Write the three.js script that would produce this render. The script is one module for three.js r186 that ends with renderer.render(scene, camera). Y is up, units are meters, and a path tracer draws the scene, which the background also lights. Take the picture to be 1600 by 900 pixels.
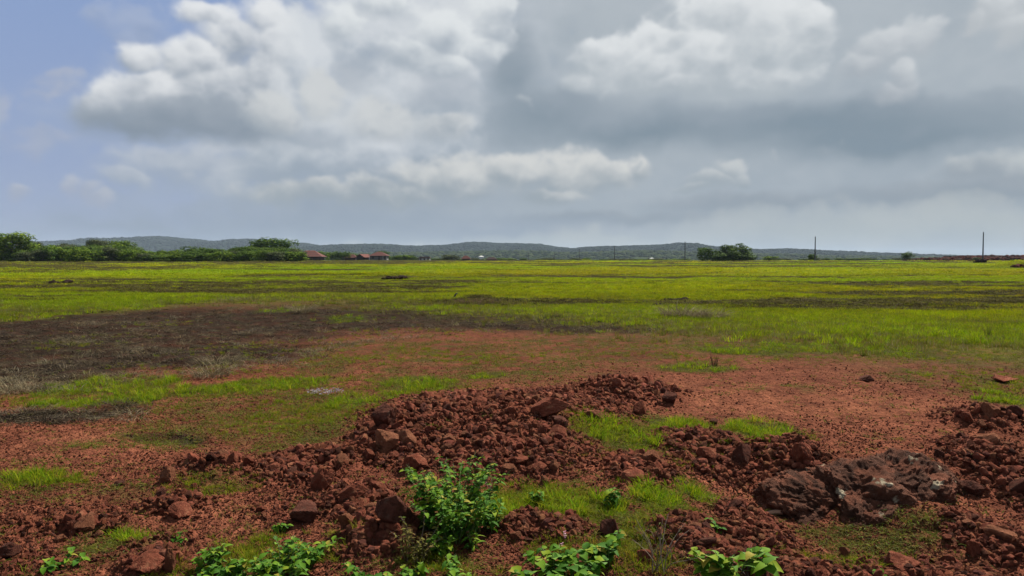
import * as THREE from 'three';
import { mergeGeometries, mergeVertices } from 'three/addons/utils/BufferGeometryUtils.js';

// ---------------------------------------------------------------- camera, exposure
const scene = new THREE.Scene();
const camera = new THREE.PerspectiveCamera(41.55, 16 / 9, 0.05, 20000);
camera.position.set(0, 1.6, 0);
camera.rotation.set(THREE.MathUtils.degToRad(-2.2), 0, 0);
const renderer = new THREE.WebGLRenderer({ antialias: true });
renderer.toneMapping = THREE.LinearToneMapping;
renderer.toneMappingExposure = 1.95;
renderer.shadowMap.enabled = true;

// ---------------------------------------------------------------- seeded random numbers and noise
function rng(seed) {
  let s = seed >>> 0;
  return () => { s = (s + 0x6D2B79F5) >>> 0; let t = Math.imul(s ^ (s >>> 15), 1 | s); t = (t + Math.imul(t ^ (t >>> 7), 61 | t)) ^ t; return ((t ^ (t >>> 14)) >>> 0) / 4294967296; };
}
const PERM = new Uint8Array(1024), GX = new Float32Array(256), GY = new Float32Array(256), GZ = new Float32Array(256);
{
  const r = rng(7), a = Array.from({ length: 256 }, (_, i) => i);
  for (let i = 255; i > 0; i--) { const j = Math.floor(r() * (i + 1)); [a[i], a[j]] = [a[j], a[i]]; }
  for (let i = 0; i < 1024; i++) PERM[i] = a[i & 255];
  for (let i = 0; i < 256; i++) { const z = r() * 2 - 1, t = r() * 6.2832, q = Math.sqrt(1 - z * z); GX[i] = q * Math.cos(t); GY[i] = q * Math.sin(t); GZ[i] = z; }
}
function noise3(x, y, z) {                       // gradient noise, about -0.7 .. 0.7
  const xf = Math.floor(x), yf = Math.floor(y), zf = Math.floor(z), X = xf & 255, Y = yf & 255, Z = zf & 255;
  x -= xf; y -= yf; z -= zf;
  const u = x * x * x * (x * (x * 6 - 15) + 10), v = y * y * y * (y * (y * 6 - 15) + 10), w = z * z * z * (z * (z * 6 - 15) + 10);
  const A = PERM[X] + Y, AA = PERM[A] + Z, AB = PERM[A + 1] + Z, B = PERM[X + 1] + Y, BA = PERM[B] + Z, BB = PERM[B + 1] + Z;
  const g = (h, a, b, c) => GX[h] * a + GY[h] * b + GZ[h] * c;
  const a0 = g(PERM[AA], x, y, z), a1 = g(PERM[BA], x - 1, y, z), a2 = g(PERM[AB], x, y - 1, z), a3 = g(PERM[BB], x - 1, y - 1, z);
  const b0 = g(PERM[AA + 1], x, y, z - 1), b1 = g(PERM[BA + 1], x - 1, y, z - 1), b2 = g(PERM[AB + 1], x, y - 1, z - 1), b3 = g(PERM[BB + 1], x - 1, y - 1, z - 1);
  const p = a0 + u * (a1 - a0), q = a2 + u * (a3 - a2), s = b0 + u * (b1 - b0), t = b2 + u * (b3 - b2);
  const m = p + v * (q - p), n = s + v * (t - s);
  return m + w * (n - m);
}
function fbm(x, y, z, oct) { let s = 0, a = 1, n = 0; for (let i = 0; i < oct; i++) { s += a * noise3(x, y, z); n += a; a *= 0.5; x = x * 2.03 + 11.3; y = y * 2.03 + 5.7; z = z * 2.03 + 3.1; } return s / n * 1.7; }
const clamp = (x, a = 0, b = 1) => x < a ? a : x > b ? b : x;
const sstep = (a, b, x) => { const t = clamp((x - a) / (b - a)); return t * t * (3 - 2 * t); };
const lerp = (a, b, t) => a + (b - a) * t;
const lin8 = (c) => { c /= 255; return c <= 0.04045 ? c / 12.92 : ((c + 0.055) / 1.055) ** 2.4; };   // an 8-bit sRGB value as linear light

// ---------------------------------------------------------------- the sky: monsoon air with cumulus under a grey sheet
// directions in degrees: azimuth from the middle of the view (right positive) and height above the horizon; a lobe is [azimuth, height, half width, half height]
const CLOUDS = [
  { lit: [178, 186, 192], under: [158, 169, 178], cover: 0.97, soft: 0.6, rough: 0.4, base: 0.21, top: 18.58, lobes: [[20.6,11.25,37.58,31.22],[9.5,7.27,26.95,26.01],[38.4,9.45,27.36,29.91],[-1.9,3.58,20.70,14.06]] },
  { lit: [190, 197, 206], under: [158, 170, 183], cover: 0.9, soft: 0.9, rough: 0.35, base: 3.58, top: 18.58, lobes: [[-8.6,12.31,15.11,10.21],[-15.0,7.12,14.53,5.89],[-22.7,8.96,8.14,5.13]] },
  { lit: [146, 158, 169], under: [122, 139, 152], cover: 0.94, soft: 0.7, rough: 0.3, base: 7.61, top: 12.45, lobes: [[9.5,9.34,15.07,1.74],[25.9,8.12,12.74,2.10],[2.4,10.62,7.14,2.20],[22.7,9.39,16.88,1.71],[0.0,13.35,2.87,4.03]] },
  { lit: [154, 163, 171], under: [137, 149, 160], cover: 0.85, soft: 0.7, rough: 0.3, base: 2.86, top: 6.43, lobes: [[27.9,4.09,7.14,1.18],[16.4,3.80,9.68,0.92],[7.2,2.98,11.70,0.67],[32.5,4.22,4.10,1.21]] },
  { lit: [150, 162, 176], under: [136, 150, 166], cover: 0.85, soft: 0.9, rough: 0.3, base: 0.46, top: 5.96, lobes: [[-15.1,2.76,20.80,2.22],[-24.8,1.94,11.85,1.31],[-1.9,2.14,11.87,1.06]] },
  { lit: [184, 189, 188], under: [172, 180, 181], cover: 0.85, soft: 1.0, rough: 0.25, base: 0.21, top: 4.06, lobes: [[22.8,1.44,19.28,1.95],[32.3,1.81,10.36,1.79],[7.2,0.93,16.20,1.24],[-14.2,0.58,17.67,0.65]] },
  { lit: [170, 182, 205], under: [150, 163, 185], cover: 0.6, soft: 0.9, rough: 0.5, base: 14.69, top: 18.37, lobes: [[-26.0,15.25,2.31,1.50],[-28.4,15.71,1.48,0.77]] },
  { lit: [182, 186, 196], under: [160, 170, 190], cover: 0.6, soft: 0.8, rough: 0.5, base: 7.84, top: 13.80, lobes: [[-33.1,9.32,1.61,1.75],[-30.5,11.24,0.92,0.79],[-30.7,7.96,1.77,1.05]] },
  { lit: [190, 194, 200], under: [160, 168, 184], cover: 0.7, soft: 0.6, rough: 0.5, base: 4.15, top: 6.43, lobes: [[-33.2,4.47,1.01,0.64],[-30.4,4.61,0.86,0.90],[-29.2,4.38,0.88,0.67],[-28.3,3.99,1.12,0.50]] },
  { lit: [192, 198, 206], under: [152, 164, 178], cover: 0.85, soft: 0.7, rough: 0.6, base: 3.82, top: 8.54, lobes: [[-23.2,6.26,5.68,1.30],[-17.2,5.92,6.56,1.90],[-11.4,6.67,6.90,2.77],[-26.7,5.32,3.07,0.76],[-7.2,4.97,6.60,1.42]] },
  { lit: [228, 230, 232], under: [140, 152, 165], cover: 0.95, soft: 0.5, rough: 0.6, base: 8.22, top: 17.73, lobes: [[-26.1,13.16,1.77,1.21],[-22.6,13.18,2.52,1.66],[-19.9,15.01,2.62,2.40],[-17.6,16.53,1.91,1.82],[-28.0,9.89,1.72,1.63],[-24.7,10.18,3.64,2.34],[-20.6,10.91,3.86,2.83],[-18.0,11.85,2.25,3.54],[-21.4,16.38,2.48,0.97],[-17.1,14.69,1.74,2.53]] },
  { lit: [215, 219, 223], under: [150, 163, 176], cover: 0.85, soft: 0.55, rough: 0.6, base: 3.58, top: 18.58, lobes: [[-14.9,13.99,2.68,3.44],[-11.3,15.71,4.13,3.69],[-7.1,15.80,3.85,3.64],[-2.8,16.77,3.04,3.19],[-7.6,11.89,4.88,3.33],[-13.2,10.13,4.99,3.86],[-4.8,13.30,2.66,2.86],[-10.0,7.03,6.04,3.06],[-15.5,6.56,5.34,2.18],[-6.6,8.63,3.97,3.51]] },
  { lit: [152, 162, 173], under: [130, 143, 157], cover: 0.95, soft: 0.7, rough: 0.5, base: 7.84, top: 11.54, lobes: [[-26.1,8.73,3.87,1.25],[-21.5,9.04,5.39,1.47],[-22.7,9.61,4.89,1.11],[-18.5,8.55,2.59,1.06]] },
  { lit: [172, 180, 190], under: [152, 164, 176], cover: 0.7, soft: 0.9, rough: 0.5, base: 10.63, top: 14.69, lobes: [[-5.3,12.40,2.85,1.98],[-15.5,8.01,4.01,1.80],[-11.3,12.66,2.30,1.77],[-7.6,5.43,6.59,1.22]] },
  { lit: [224, 228, 230], under: [166, 176, 186], cover: 0.9, soft: 0.42, rough: 0.6, base: 13.80, top: 18.58, lobes: [[-0.7,17.73,1.24,1.71],[-1.9,15.34,1.62,1.32],[-12.2,16.51,1.82,1.44],[-5.2,16.16,2.18,1.91],[-1.4,17.38,1.72,1.89],[-9.4,17.84,2.78,1.09],[-7.1,14.58,2.82,1.32],[-4.8,14.19,1.71,1.15]] },
  { lit: [205, 208, 209], under: [152, 163, 173], cover: 0.8, soft: 0.5, rough: 0.6, base: 7.37, top: 12.00, lobes: [[-9.5,10.03,2.80,1.64],[-5.3,9.66,2.19,1.38],[-17.2,9.72,2.19,1.77],[-14.1,11.65,1.80,1.77]] },
  { lit: [212, 213, 211], under: [150, 161, 169], cover: 0.92, soft: 0.5, rough: 0.6, base: 3.39, top: 8.40, lobes: [[-4.8,5.70,5.24,1.89],[0.0,6.52,4.41,1.70],[4.8,6.31,3.34,1.60],[2.9,4.72,3.07,0.95],[7.4,6.28,2.08,1.03],[9.3,6.63,0.94,1.12],[-9.5,4.70,5.60,1.13],[-15.0,4.84,5.37,1.10]] },
  { lit: [224, 227, 229], under: [172, 181, 188], cover: 0.97, soft: 0.38, rough: 0.6, base: 10.99, top: 19.42, lobes: [[6.2,13.81,2.74,2.13],[9.9,14.04,3.89,2.37],[14.0,14.26,4.13,3.01],[18.0,14.75,3.97,3.44],[20.6,15.76,2.09,2.29],[15.4,17.22,4.07,2.15],[11.8,12.55,5.12,1.24],[4.9,12.67,1.52,0.99],[17.6,12.74,3.99,1.63],[11.8,15.68,2.74,0.86]] },
  { lit: [208, 212, 215], under: [165, 173, 181], cover: 0.85, soft: 0.5, rough: 0.6, base: 10.85, top: 17.30, lobes: [[25.8,13.88,2.25,1.45],[24.7,12.91,1.66,1.15],[27.1,11.61,1.06,1.22],[28.1,14.20,1.64,1.18],[26.4,10.77,1.92,0.90]] },
  { lit: [224, 227, 229], under: [182, 188, 193], cover: 0.95, soft: 0.45, rough: 0.6, base: 15.35, top: 19.42, lobes: [[32.0,15.25,1.92,1.49],[31.0,14.57,0.91,0.91],[33.4,14.13,1.33,1.34],[33.8,15.60,1.97,1.45]] },
  { lit: [194, 199, 200], under: [148, 158, 167], cover: 0.85, soft: 0.5, rough: 0.6, base: 4.77, top: 8.08, lobes: [[30.1,5.78,1.51,0.90],[32.2,5.77,2.48,1.04],[34.0,5.89,1.98,1.26]] },
  { lit: [198, 202, 203], under: [154, 165, 173], cover: 0.85, soft: 0.5, rough: 0.6, base: 4.63, top: 7.37, lobes: [[14.5,5.45,2.07,0.78],[15.5,6.24,1.34,0.91],[16.3,5.45,0.80,0.73],[13.2,5.01,1.37,0.37]] },
  { lit: [188, 194, 198], under: [160, 170, 178], cover: 0.5, soft: 0.8, rough: 0.6, base: 10.35, top: 11.77, lobes: [[0.7,11.04,1.34,0.64],[9.1,7.28,0.66,0.46],[18.6,6.01,0.69,0.45]] },
  { lit: [184, 190, 193], under: [154, 164, 172], cover: 0.4, soft: 0.8, rough: 0.6, base: 7.37, top: 8.54, lobes: [[23.5,7.20,1.21,0.60],[24.8,6.70,0.79,0.34]] },
];
{ // the same kinds of cloud all round and overhead
  const r = rng(41);
  for (let i = 0; i < 75; i++) {
    const el = i < 40 ? 3 + 16 * r() : 19 + 66 * r() ** 1.2;
    let az = -180 + 360 * r();
    const size = 4 + el * 0.22 + 4 * r();
    if (Math.abs(az) < 38 + size * 1.6 && el - size < 20) { if (el < 20 + size * 1.2) az += az < 0 ? -70 : 70; }
    if (Math.abs(az) < 38 + size * 1.6 && el < 20 + size * 1.2) continue;
    const lobes = [], n = 6 + Math.floor(4 * r()), k = 1 / Math.max(0.2, Math.cos(el * Math.PI / 180));
    for (let j = 0; j < n; j++) { const w = size * (0.35 + 0.4 * r()); lobes.push([az + (r() - 0.5) * size * 2 * k, el + (r() - 0.4) * size * 0.9, w * k, w * (0.6 + 0.3 * r())]); }
    const grey = r() < 0.35;
    CLOUDS.push({ lit: grey ? [172, 180, 188] : [220, 224, 227], under: grey ? [136, 149, 161] : [150, 162, 174], cover: 0.9, soft: 0.5, rough: 0.6, base: el - size * 0.6, top: el + size * 0.8, lobes });
  }
}
function makeSky(W, H) {
  const data = new Float32Array(W * H * 4), D2R = Math.PI / 180;
  const list = CLOUDS.map((c) => {
    const b = [1e9, -1e9, 1e9, -1e9];
    for (const [a, e, ra, re] of c.lobes) { b[0] = Math.min(b[0], a - ra * 1.9 - 3); b[1] = Math.max(b[1], a + ra * 1.9 + 3); b[2] = Math.min(b[2], e - re * 1.9 - 3); b[3] = Math.max(b[3], e + re * 1.9 + 3); }
    return { ...c, b, lit: c.lit.map(lin8), under: c.under.map(lin8) };
  });
  const high = [124, 153, 202].map(lin8), low = [156, 169, 196].map(lin8), haze = [160, 170, 180].map(lin8);
  for (let row = H / 2; row < H; row++) {
    const el = ((row + 0.5) / H - 0.5) * 180, ce = Math.cos(el * D2R), se = Math.sin(el * D2R);
    for (let col = 0; col < W; col++) {
      let az = ((col + 0.5) / W) * 360 - 90; if (az > 180) az -= 360;
      const x = ce * Math.sin(az * D2R), z = -ce * Math.cos(az * D2R), y = se;
      const g = Math.pow(clamp(1 - el / 45), 2.2);
      let R = lerp(high[0], low[0], g), G = lerp(high[1], low[1], g), B = lerp(high[2], low[2], g);
      const hz = Math.pow(clamp(1 - el / 12), 3) * 0.5; R = lerp(R, haze[0], hz); G = lerp(G, haze[1], hz); B = lerp(B, haze[2], hz);
      // warp the lookup so that outlines billow
      const w1 = fbm(x * 9, y * 11, z * 9, 3), w2 = fbm(x * 9 + 40, y * 11 + 7, z * 9 - 20, 3);
      const d1 = fbm(x * 30 + 9, y * 36, z * 30, 5), d2 = fbm(x * 30 - 60, y * 36 + 30, z * 30 + 4, 4), curl = 1 - Math.abs(fbm(x * 17 + 50, y * 22, z * 17, 4)) * 1.7;
      const body = fbm(x * 11, y * 15 + 3, z * 11, 3), patch = fbm(x * 5 + 3, y * 9 - 8, z * 5, 2);
      const billow = 1 - Math.abs(d1) * 1.6;
      const u0 = az + (w1 * 2.2 + d1 * 0.9) / Math.max(0.25, ce), v0 = el + w2 * 1.5 + d2 * 0.8;
      const k = Math.min(1, el / 7 + 0.35);       // far clouds near the horizon are seen small: less warp
      for (const c of list) {
        const uu = c.b[0] < -180 && az > 0 ? az - 360 : c.b[1] > 180 && az < 0 ? az + 360 : az;
        if (uu < c.b[0] || uu > c.b[1] || el < c.b[2] || el > c.b[3]) continue;
        const s = c.soft > 0.75 ? 1.6 : 0.62, u = uu + (u0 - az) * s * k, v = el + (v0 - el) * s * k;
        let sum = 0, hs = 0, lit = 0;
        for (const [a, e, ra, re] of c.lobes) {
          const du = (u - a) / ra, dv = (v - e) / re, q = du * du + dv * dv;
          if (q > 5) continue;
          const f = Math.exp(5 * (1 - Math.sqrt(q)));
          sum += f; const h = f * f; hs += h; lit += h * (0.3 * du + 0.85 * dv);
        }
        if (sum <= 0) continue;
        const F = Math.log(sum) / 5 + ((billow - 0.62) * 0.34 + (curl - 0.55) * 0.28) * c.rough + body * c.rough * 0.45;
        const upper = clamp(lit / hs + 0.2), alpha = sstep(-0.12 * c.soft, c.soft * lerp(1.4, 0.62, upper), F) * c.cover;
        if (alpha <= 0.002) continue;
        const t = clamp((v - c.base) / (c.top - c.base));
        let sh = 0.26 + 0.50 * (lit / hs) + 0.55 * (t - 0.4) + body * 0.36 + patch * 0.2 + ((billow - 0.62) * 0.16 + (curl - 0.55) * 0.34) * c.rough / 0.6 + 0.22 * clamp(0.45 - F);
        sh = sstep(-0.15, 1.0, sh);
        R = lerp(R, lerp(c.under[0], c.lit[0], sh), alpha); G = lerp(G, lerp(c.under[1], c.lit[1], sh), alpha); B = lerp(B, lerp(c.under[2], c.lit[2], sh), alpha);
      }
      const o = (row * W + col) * 4; data[o] = R; data[o + 1] = G; data[o + 2] = B; data[o + 3] = 1;
    }
  }
  const g = [96, 92, 60].map(lin8);
  for (let o = 0; o < (H / 2) * W * 4; o += 4) { data[o] = g[0]; data[o + 1] = g[1]; data[o + 2] = g[2]; data[o + 3] = 1; }
  const t = new THREE.DataTexture(data, W, H, THREE.RGBAFormat, THREE.FloatType);
  t.mapping = THREE.EquirectangularReflectionMapping; t.magFilter = THREE.LinearFilter; t.minFilter = THREE.LinearFilter; t.needsUpdate = true;
  return t;
}
scene.background = makeSky(4096, 2048);
scene.environment = scene.background;
scene.backgroundIntensity = scene.environmentIntensity = 0.515;

// ---------------------------------------------------------------- the sun: high, ahead and to the right of the view
const sun = new THREE.DirectionalLight(new THREE.Color().setRGB(1, 0.95, 0.86), 4.8);
{ const az = 40 * Math.PI / 180, el = 50 * Math.PI / 180; sun.position.set(Math.sin(az) * Math.cos(el), Math.sin(el), -Math.cos(az) * Math.cos(el)).multiplyScalar(100); }
sun.castShadow = true; sun.shadow.mapSize.set(4096, 4096); sun.shadow.radius = 1.5;
Object.assign(sun.shadow.camera, { left: -60, right: 60, top: 60, bottom: -60, near: 1, far: 400 });
sun.target.position.set(0, 0, 0);
scene.add(sun, sun.target);

// ---------------------------------------------------------------- naming and placing
const taken = new Map();
function numbered(name) { const n = taken.get(name) ?? 0; taken.set(name, n + 1); return n ? name + '_' + String(n).padStart(3, '0') : name; }
function tag(o, label, category, group, kind) { Object.assign(o.userData, { label, category }); if (group) o.userData.group = group; if (kind) o.userData.kind = kind; return o; }
function add(o, name) { o.name = numbered(name); scene.add(o); return o; }
const ORD = ['first', 'second', 'third', 'fourth', 'fifth', 'sixth', 'seventh', 'eighth', 'ninth', 'tenth', 'eleventh', 'twelfth', 'thirteenth', 'fourteenth', 'fifteenth', 'sixteenth', 'seventeenth', 'eighteenth', 'nineteenth'], TENS = ['', '', 'twent', 'thirt', 'fort', 'fift'];
const ordinal = (n) => n < 20 ? ORD[n - 1] : n % 10 ? TENS[Math.floor(n / 10)] + 'y-' + ORD[n % 10 - 1] : TENS[n / 10] + 'ieth';
function part(name, geo, mat, parent) { const m = new THREE.Mesh(geo, mat); m.name = name; parent.add(m); return m; }
const FOCAL = 1186, PITCH = 2.2 * Math.PI / 180, EYE = 1.6;
// bearing and dip of a point measured on the photograph (1600 x 900), as a direction in the world
function ray(px, py) { const x = (px - 800) / FOCAL, y = -(py - 450) / FOCAL, c = Math.cos(PITCH), s = Math.sin(PITCH); return [x, y * c - s, -y * s - c]; }
function flatSpot(px, py) { const [x, y, z] = ray(px, py), t = -EYE / Math.min(y, -1e-4); return [x * t, z * t]; }
// [x, z, half width, half depth] on the ground of a patch that was measured that way
function patch([px, py, rx, ry]) {
  const [x, z] = flatSpot(px, py), n = flatSpot(px, Math.max(py - ry, 405.5))[1], f = flatSpot(px, py + ry)[1];
  return [x * (n + f) / 2 / z, (n + f) / 2, rx * -z / FOCAL, Math.abs(n - f) / 2];
}
// strength of a set of patches at a point: 1 inside, 0 well outside
function within(list, x, z, soft = 0.5) {
  let best = -9;
  for (const [cx, cz, rx, rz] of list) { const a = (x - cx) / rx, b = (z - cz) / rz, f = 1 - Math.sqrt(a * a + b * b); if (f > best) best = f; }
  return sstep(-soft, soft, best);
}
const LUSH = [[150, 605, 80, 16], [100, 632, 60, 8], [215, 622, 60, 12], [250, 600, 34, 10], [330, 612, 70, 10], [400, 606, 60, 12], [470, 602, 60, 10], [545, 632, 50, 14], [650, 603, 66, 12], [600, 625, 34, 10],
  [760, 588, 40, 6], [950, 680, 58, 18], [1000, 695, 40, 13], [1060, 668, 38, 9], [1185, 672, 52, 13], [1200, 690, 40, 6], [1030, 788, 38, 18], [1085, 762, 32, 15], [860, 792, 56, 18], [925, 800, 46, 16], [790, 806, 36, 20],
  [40, 748, 44, 6], [66, 756, 20, 5], [440, 481, 34, 4], [545, 497, 28, 5], [1580, 630, 40, 12], [1540, 612, 20, 6], [190, 848, 34, 8], [1330, 826, 34, 6], [1300, 545, 130, 9], [1160, 548, 80, 8], [1090, 575, 60, 7], [1390, 552, 40, 5], [1590, 540, 50, 7]].map(patch);
const SPARSE = [[380, 650, 150, 30], [480, 680, 80, 24], [560, 575, 110, 24], [700, 570, 100, 24], [850, 575, 100, 24], [1000, 550, 150, 20], [1200, 545, 170, 16], [1380, 550, 120, 14], [640, 545, 150, 14], [900, 540, 200, 14],
  [430, 640, 150, 34], [300, 685, 110, 18], [160, 772, 120, 14], [1540, 560, 120, 16], [1000, 836, 80, 30], [1060, 850, 60, 26], [200, 866, 80, 16], [1500, 595, 110, 16], [1240, 610, 60, 6], [700, 590, 120, 14], [1000, 690, 120, 34], [640, 860, 60, 30], [1400, 790, 120, 20], [330, 760, 60, 12], [1560, 885, 80, 14], [120, 700, 60, 6]].map(patch);
const BURNT = [[150, 520, 240, 42], [400, 512, 260, 36], [600, 497, 260, 22], [300, 556, 190, 22], [90, 580, 150, 30], [40, 560, 190, 44], [800, 502, 200, 15], [940, 512, 140, 9], [90, 655, 100, 12], [185, 641, 40, 7], [260, 690, 60, 8], [330, 720, 34, 8]].map(patch);
const RUBBLE = [[700, 660, 140, 42], [850, 650, 150, 32], [980, 620, 90, 16], [620, 700, 80, 34], [780, 720, 150, 38], [330, 735, 60, 14], [480, 732, 80, 30], [560, 790, 60, 30], [600, 850, 70, 38], [850, 832, 70, 20],
  [1100, 705, 80, 32], [1230, 722, 64, 32], [1180, 800, 60, 34], [1540, 665, 70, 18], [1560, 725, 70, 34], [1450, 850, 150, 34], [1300, 865, 100, 34], [1000, 742, 60, 26], [1100, 850, 90, 40], [1560, 800, 80, 30], [745, 470, 26, 3], [270, 790, 50, 14], [130, 830, 60, 12], [240, 885, 50, 16]].map(patch);
const LOOSE = [[330, 742, 110, 26], [280, 790, 90, 24], [100, 820, 130, 36], [40, 884, 100, 34], [450, 800, 70, 34], [250, 860, 70, 34]].map(patch);
const MEADOW = [[400, 615, 330, 24], [150, 620, 130, 20], [640, 610, 90, 18], [560, 640, 120, 16], [330, 872, 120, 28], [450, 862, 90, 28], [800, 800, 110, 32], [950, 790, 110, 28], [1010, 850, 90, 46], [720, 872, 70, 28], [880, 872, 90, 28], [1000, 690, 130, 34], [190, 862, 100, 24], [60, 752, 70, 12], [480, 660, 120, 26], [1250, 550, 330, 15], [640, 560, 200, 14], [1340, 826, 110, 14], [1560, 600, 90, 26], [330, 762, 70, 12], [1160, 690, 90, 20], [420, 545, 120, 16], [140, 535, 60, 12], [300, 580, 130, 14], [560, 500, 60, 6], [250, 505, 60, 6], [640, 520, 120, 8], [450, 481, 50, 6]].map(patch);
const PALE = [[1250, 636, 220, 20], [150, 695, 110, 16], [1100, 610, 200, 14], [380, 820, 50, 14], [30, 815, 40, 16], [1450, 650, 120, 14]].map(patch);
const HEAP = [[780, 675, 210, 46, 0.20], [960, 618, 110, 14, 0.13], [620, 690, 70, 36, 0.12], [1540, 668, 64, 14, 0.10], [330, 745, 90, 16, 0.06], [600, 850, 60, 30, 0.07], [1240, 712, 60, 20, 0.07], [1375, 750, 140, 44, 0.24], [745, 471, 30, 3, 0.22], [560, 570, 60, 7, 0.06]].map((p) => [...patch(p), p[4]]);
const edgeOfField = [[-60, 40], [-30, 26], [-15, 23.5], [-11, 33], [-7, 32], [-4.5, 28.5], [-1.5, 25], [2, 22], [5, 19.6], [8, 18.6], [12, 17.6], [30, 15], [60, 20]];
function fieldEdge(x) { const e = edgeOfField; if (x <= e[0][0]) return e[0][1]; for (let i = 1; i < e.length; i++) if (x <= e[i][0]) return lerp(e[i - 1][1], e[i][1], (x - e[i - 1][0]) / (e[i][0] - e[i - 1][0])); return e[e.length - 1][1]; }

function height(x, z) {
  const D = -z, r = Math.hypot(x, z);
  let h = fbm(x * 0.33, 0, z * 0.33, 2) * 0.035;
  if (r > 10) h += (fbm(x * 0.05, 4, z * 0.11, 3) * 0.26 + fbm(x * 0.16, 9, z * 0.22, 2) * 0.10) * sstep(12, 38, r) * (1 + sstep(100, 300, r));
  h += 0.82 * sstep(60, 215, r) - 1.9 * sstep(330, 650, r) - 24 * sstep(600, 1600, r);
  if (r < 45) {
    for (const [cx, cz, rx, rz, a] of HEAP) { const u = (x - cx) / rx, v = (z - cz) / rz, q = u * u + v * v; if (q < 3) h += a * Math.exp(-q * 1.6); }
    // the cut below the outcrop: the near ground on the right lies lower
    h -= 0.26 * sstep(0.9, 2.2, x - 0.12 * (D - 5)) * sstep(6.5, 5.5, D + 0.12 * (x - 2)) * sstep(9, 5, x);
    const rub = Math.max(within(RUBBLE, x, z, 0.6), 0.5 * within(LOOSE, x, z, 0.6));
    if (r < 16) {
      const near = sstep(16, 9, r), a = fbm(x * 5, 2, z * 5, 3);
      const gritty = clamp(0.35 + noise3(x * 0.9, 6, z * 0.9) * 1.5); h += near * (rub * 0.06 + 0.010 + 0.014 * gritty) * (1 - Math.abs(a) * 2.2) + near * (rub * 0.03 + 0.012 * gritty + 0.006) * noise3(x * 15, 3, z * 15) + near * 0.010 * noise3(x * 31, 8, z * 31);
    }
  }
  if (r > 6 && r < 60) { const b = within(BURNT, x, z, 0.4); if (b > 0) h += b * (0.10 * fbm(x * 0.9, 5, z * 0.9, 3) + 0.045 * noise3(x * 4, 1, z * 4)); }
  // long bank of red rubble at the far right of the field
  if (x > 90 && D > 150 && D < 420) { const b = sstep(138, 158, x) * Math.exp(-(((D - 262 - 0.05 * (x - 140)) / 13) ** 2)); h += b * (1.25 + 0.4 * noise3(x * 0.13, 1, D * 0.1) + 0.35 * noise3(x * 0.5, 5, D * 0.4)); }
  if (x > 70 && x < 190 && D > 100 && D < 140) h += 1.0 * Math.exp(-(((x - 80.5) / 3.2) ** 2) - (((D - 120) / 3) ** 2));
  return h;
}
const GROUND0 = height(0, 0);
camera.position.y = EYE;
// where the line of sight of a measured point meets the ground
function sight(px, py) {
  const [dx, dy, dz] = ray(px, py);
  let t = 2, prev = 2;
  for (let i = 0; i < 4000; i++) {
    const y = EYE + dy * t - height(dx * t, dz * t);
    if (y < 0) { let a = prev, b = t; for (let k = 0; k < 18; k++) { const m = (a + b) / 2; if (EYE + dy * m - height(dx * m, dz * m) < 0) b = m; else a = m; } t = b; break; }
    prev = t; t += Math.max(0.02, t * 0.006); if (t > 900) break;
  }
  return new THREE.Vector3(dx * t, height(dx * t, dz * t), dz * t);
}
// a point of the ground at a measured bearing and a given distance ahead
function ahead(px, D) { const x = (px - 800) / FOCAL * D; return new THREE.Vector3(x, height(x, -D), -D); }

// what grows or lies at a point: weights of the covers
function cover(x, z) {
  const D = -z, r = Math.hypot(x, z);
  const n1 = fbm(x * 0.8, 3, z * 0.8, 3), n2 = fbm(x * 2.6, 7, z * 2.6, 3), wide = fbm(x * 0.12, 1, z * 0.2, 3);
  const wx = x + n1 * 0.35 + n2 * 0.10, wz = z + (n1 * 0.6 + n2 * 0.16) * (r > 12 ? 2 : 1);
  const edge = z < 0 ? fieldEdge(x) : 15;
  const field = sstep(-6.0, 4.5, r - edge + n1 * 2.2 + n2 * 1.2);
  const near = r < 60;
  const lush = near ? within(LUSH, wx, wz, 0.4) : 0, sparse = near ? within(SPARSE, wx, wz, 0.6) : 0, burnt = near ? within(BURNT, wx, wz, 0.35) * (1 - field) : 0;
  const rubble = near ? Math.max(within(RUBBLE, wx, wz, 0.5), 0.45 * within(LOOSE, wx, wz, 0.5)) : 0, pale = near ? within(PALE, wx, wz, 0.6) : 0;
  // brown, half-drowned hollows of the field
  const f1 = fbm(x * 0.016 + 5, 2, z * 0.040, 3), f2 = fbm(x * 0.05, 6, z * 0.16, 4), hue = fbm(x * 0.022 + 30, 9, z * 0.03, 2);
  const brown = sstep(0.03, 0.24, f1 * 0.75 + f2 * 0.75 + 0.16 * sstep(0, -30, x / (1 + r * 0.004)) * sstep(30, 60, r) + 0.09 * sstep(35, 60, r) + 0.20 * sstep(70, 170, r) + 0.16 * sstep(150, 210, r) + 0.35 * noise3(x * 0.12, 4, z * 0.5) - 0.05);
  const red = sstep(134, 152, x) * Math.exp(-(((D - 255) / 20) ** 2));
  return { field, lush, sparse, burnt, rubble, pale, brown, red, n1, n2, wide, f1, f2, hue, r };
}
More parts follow.
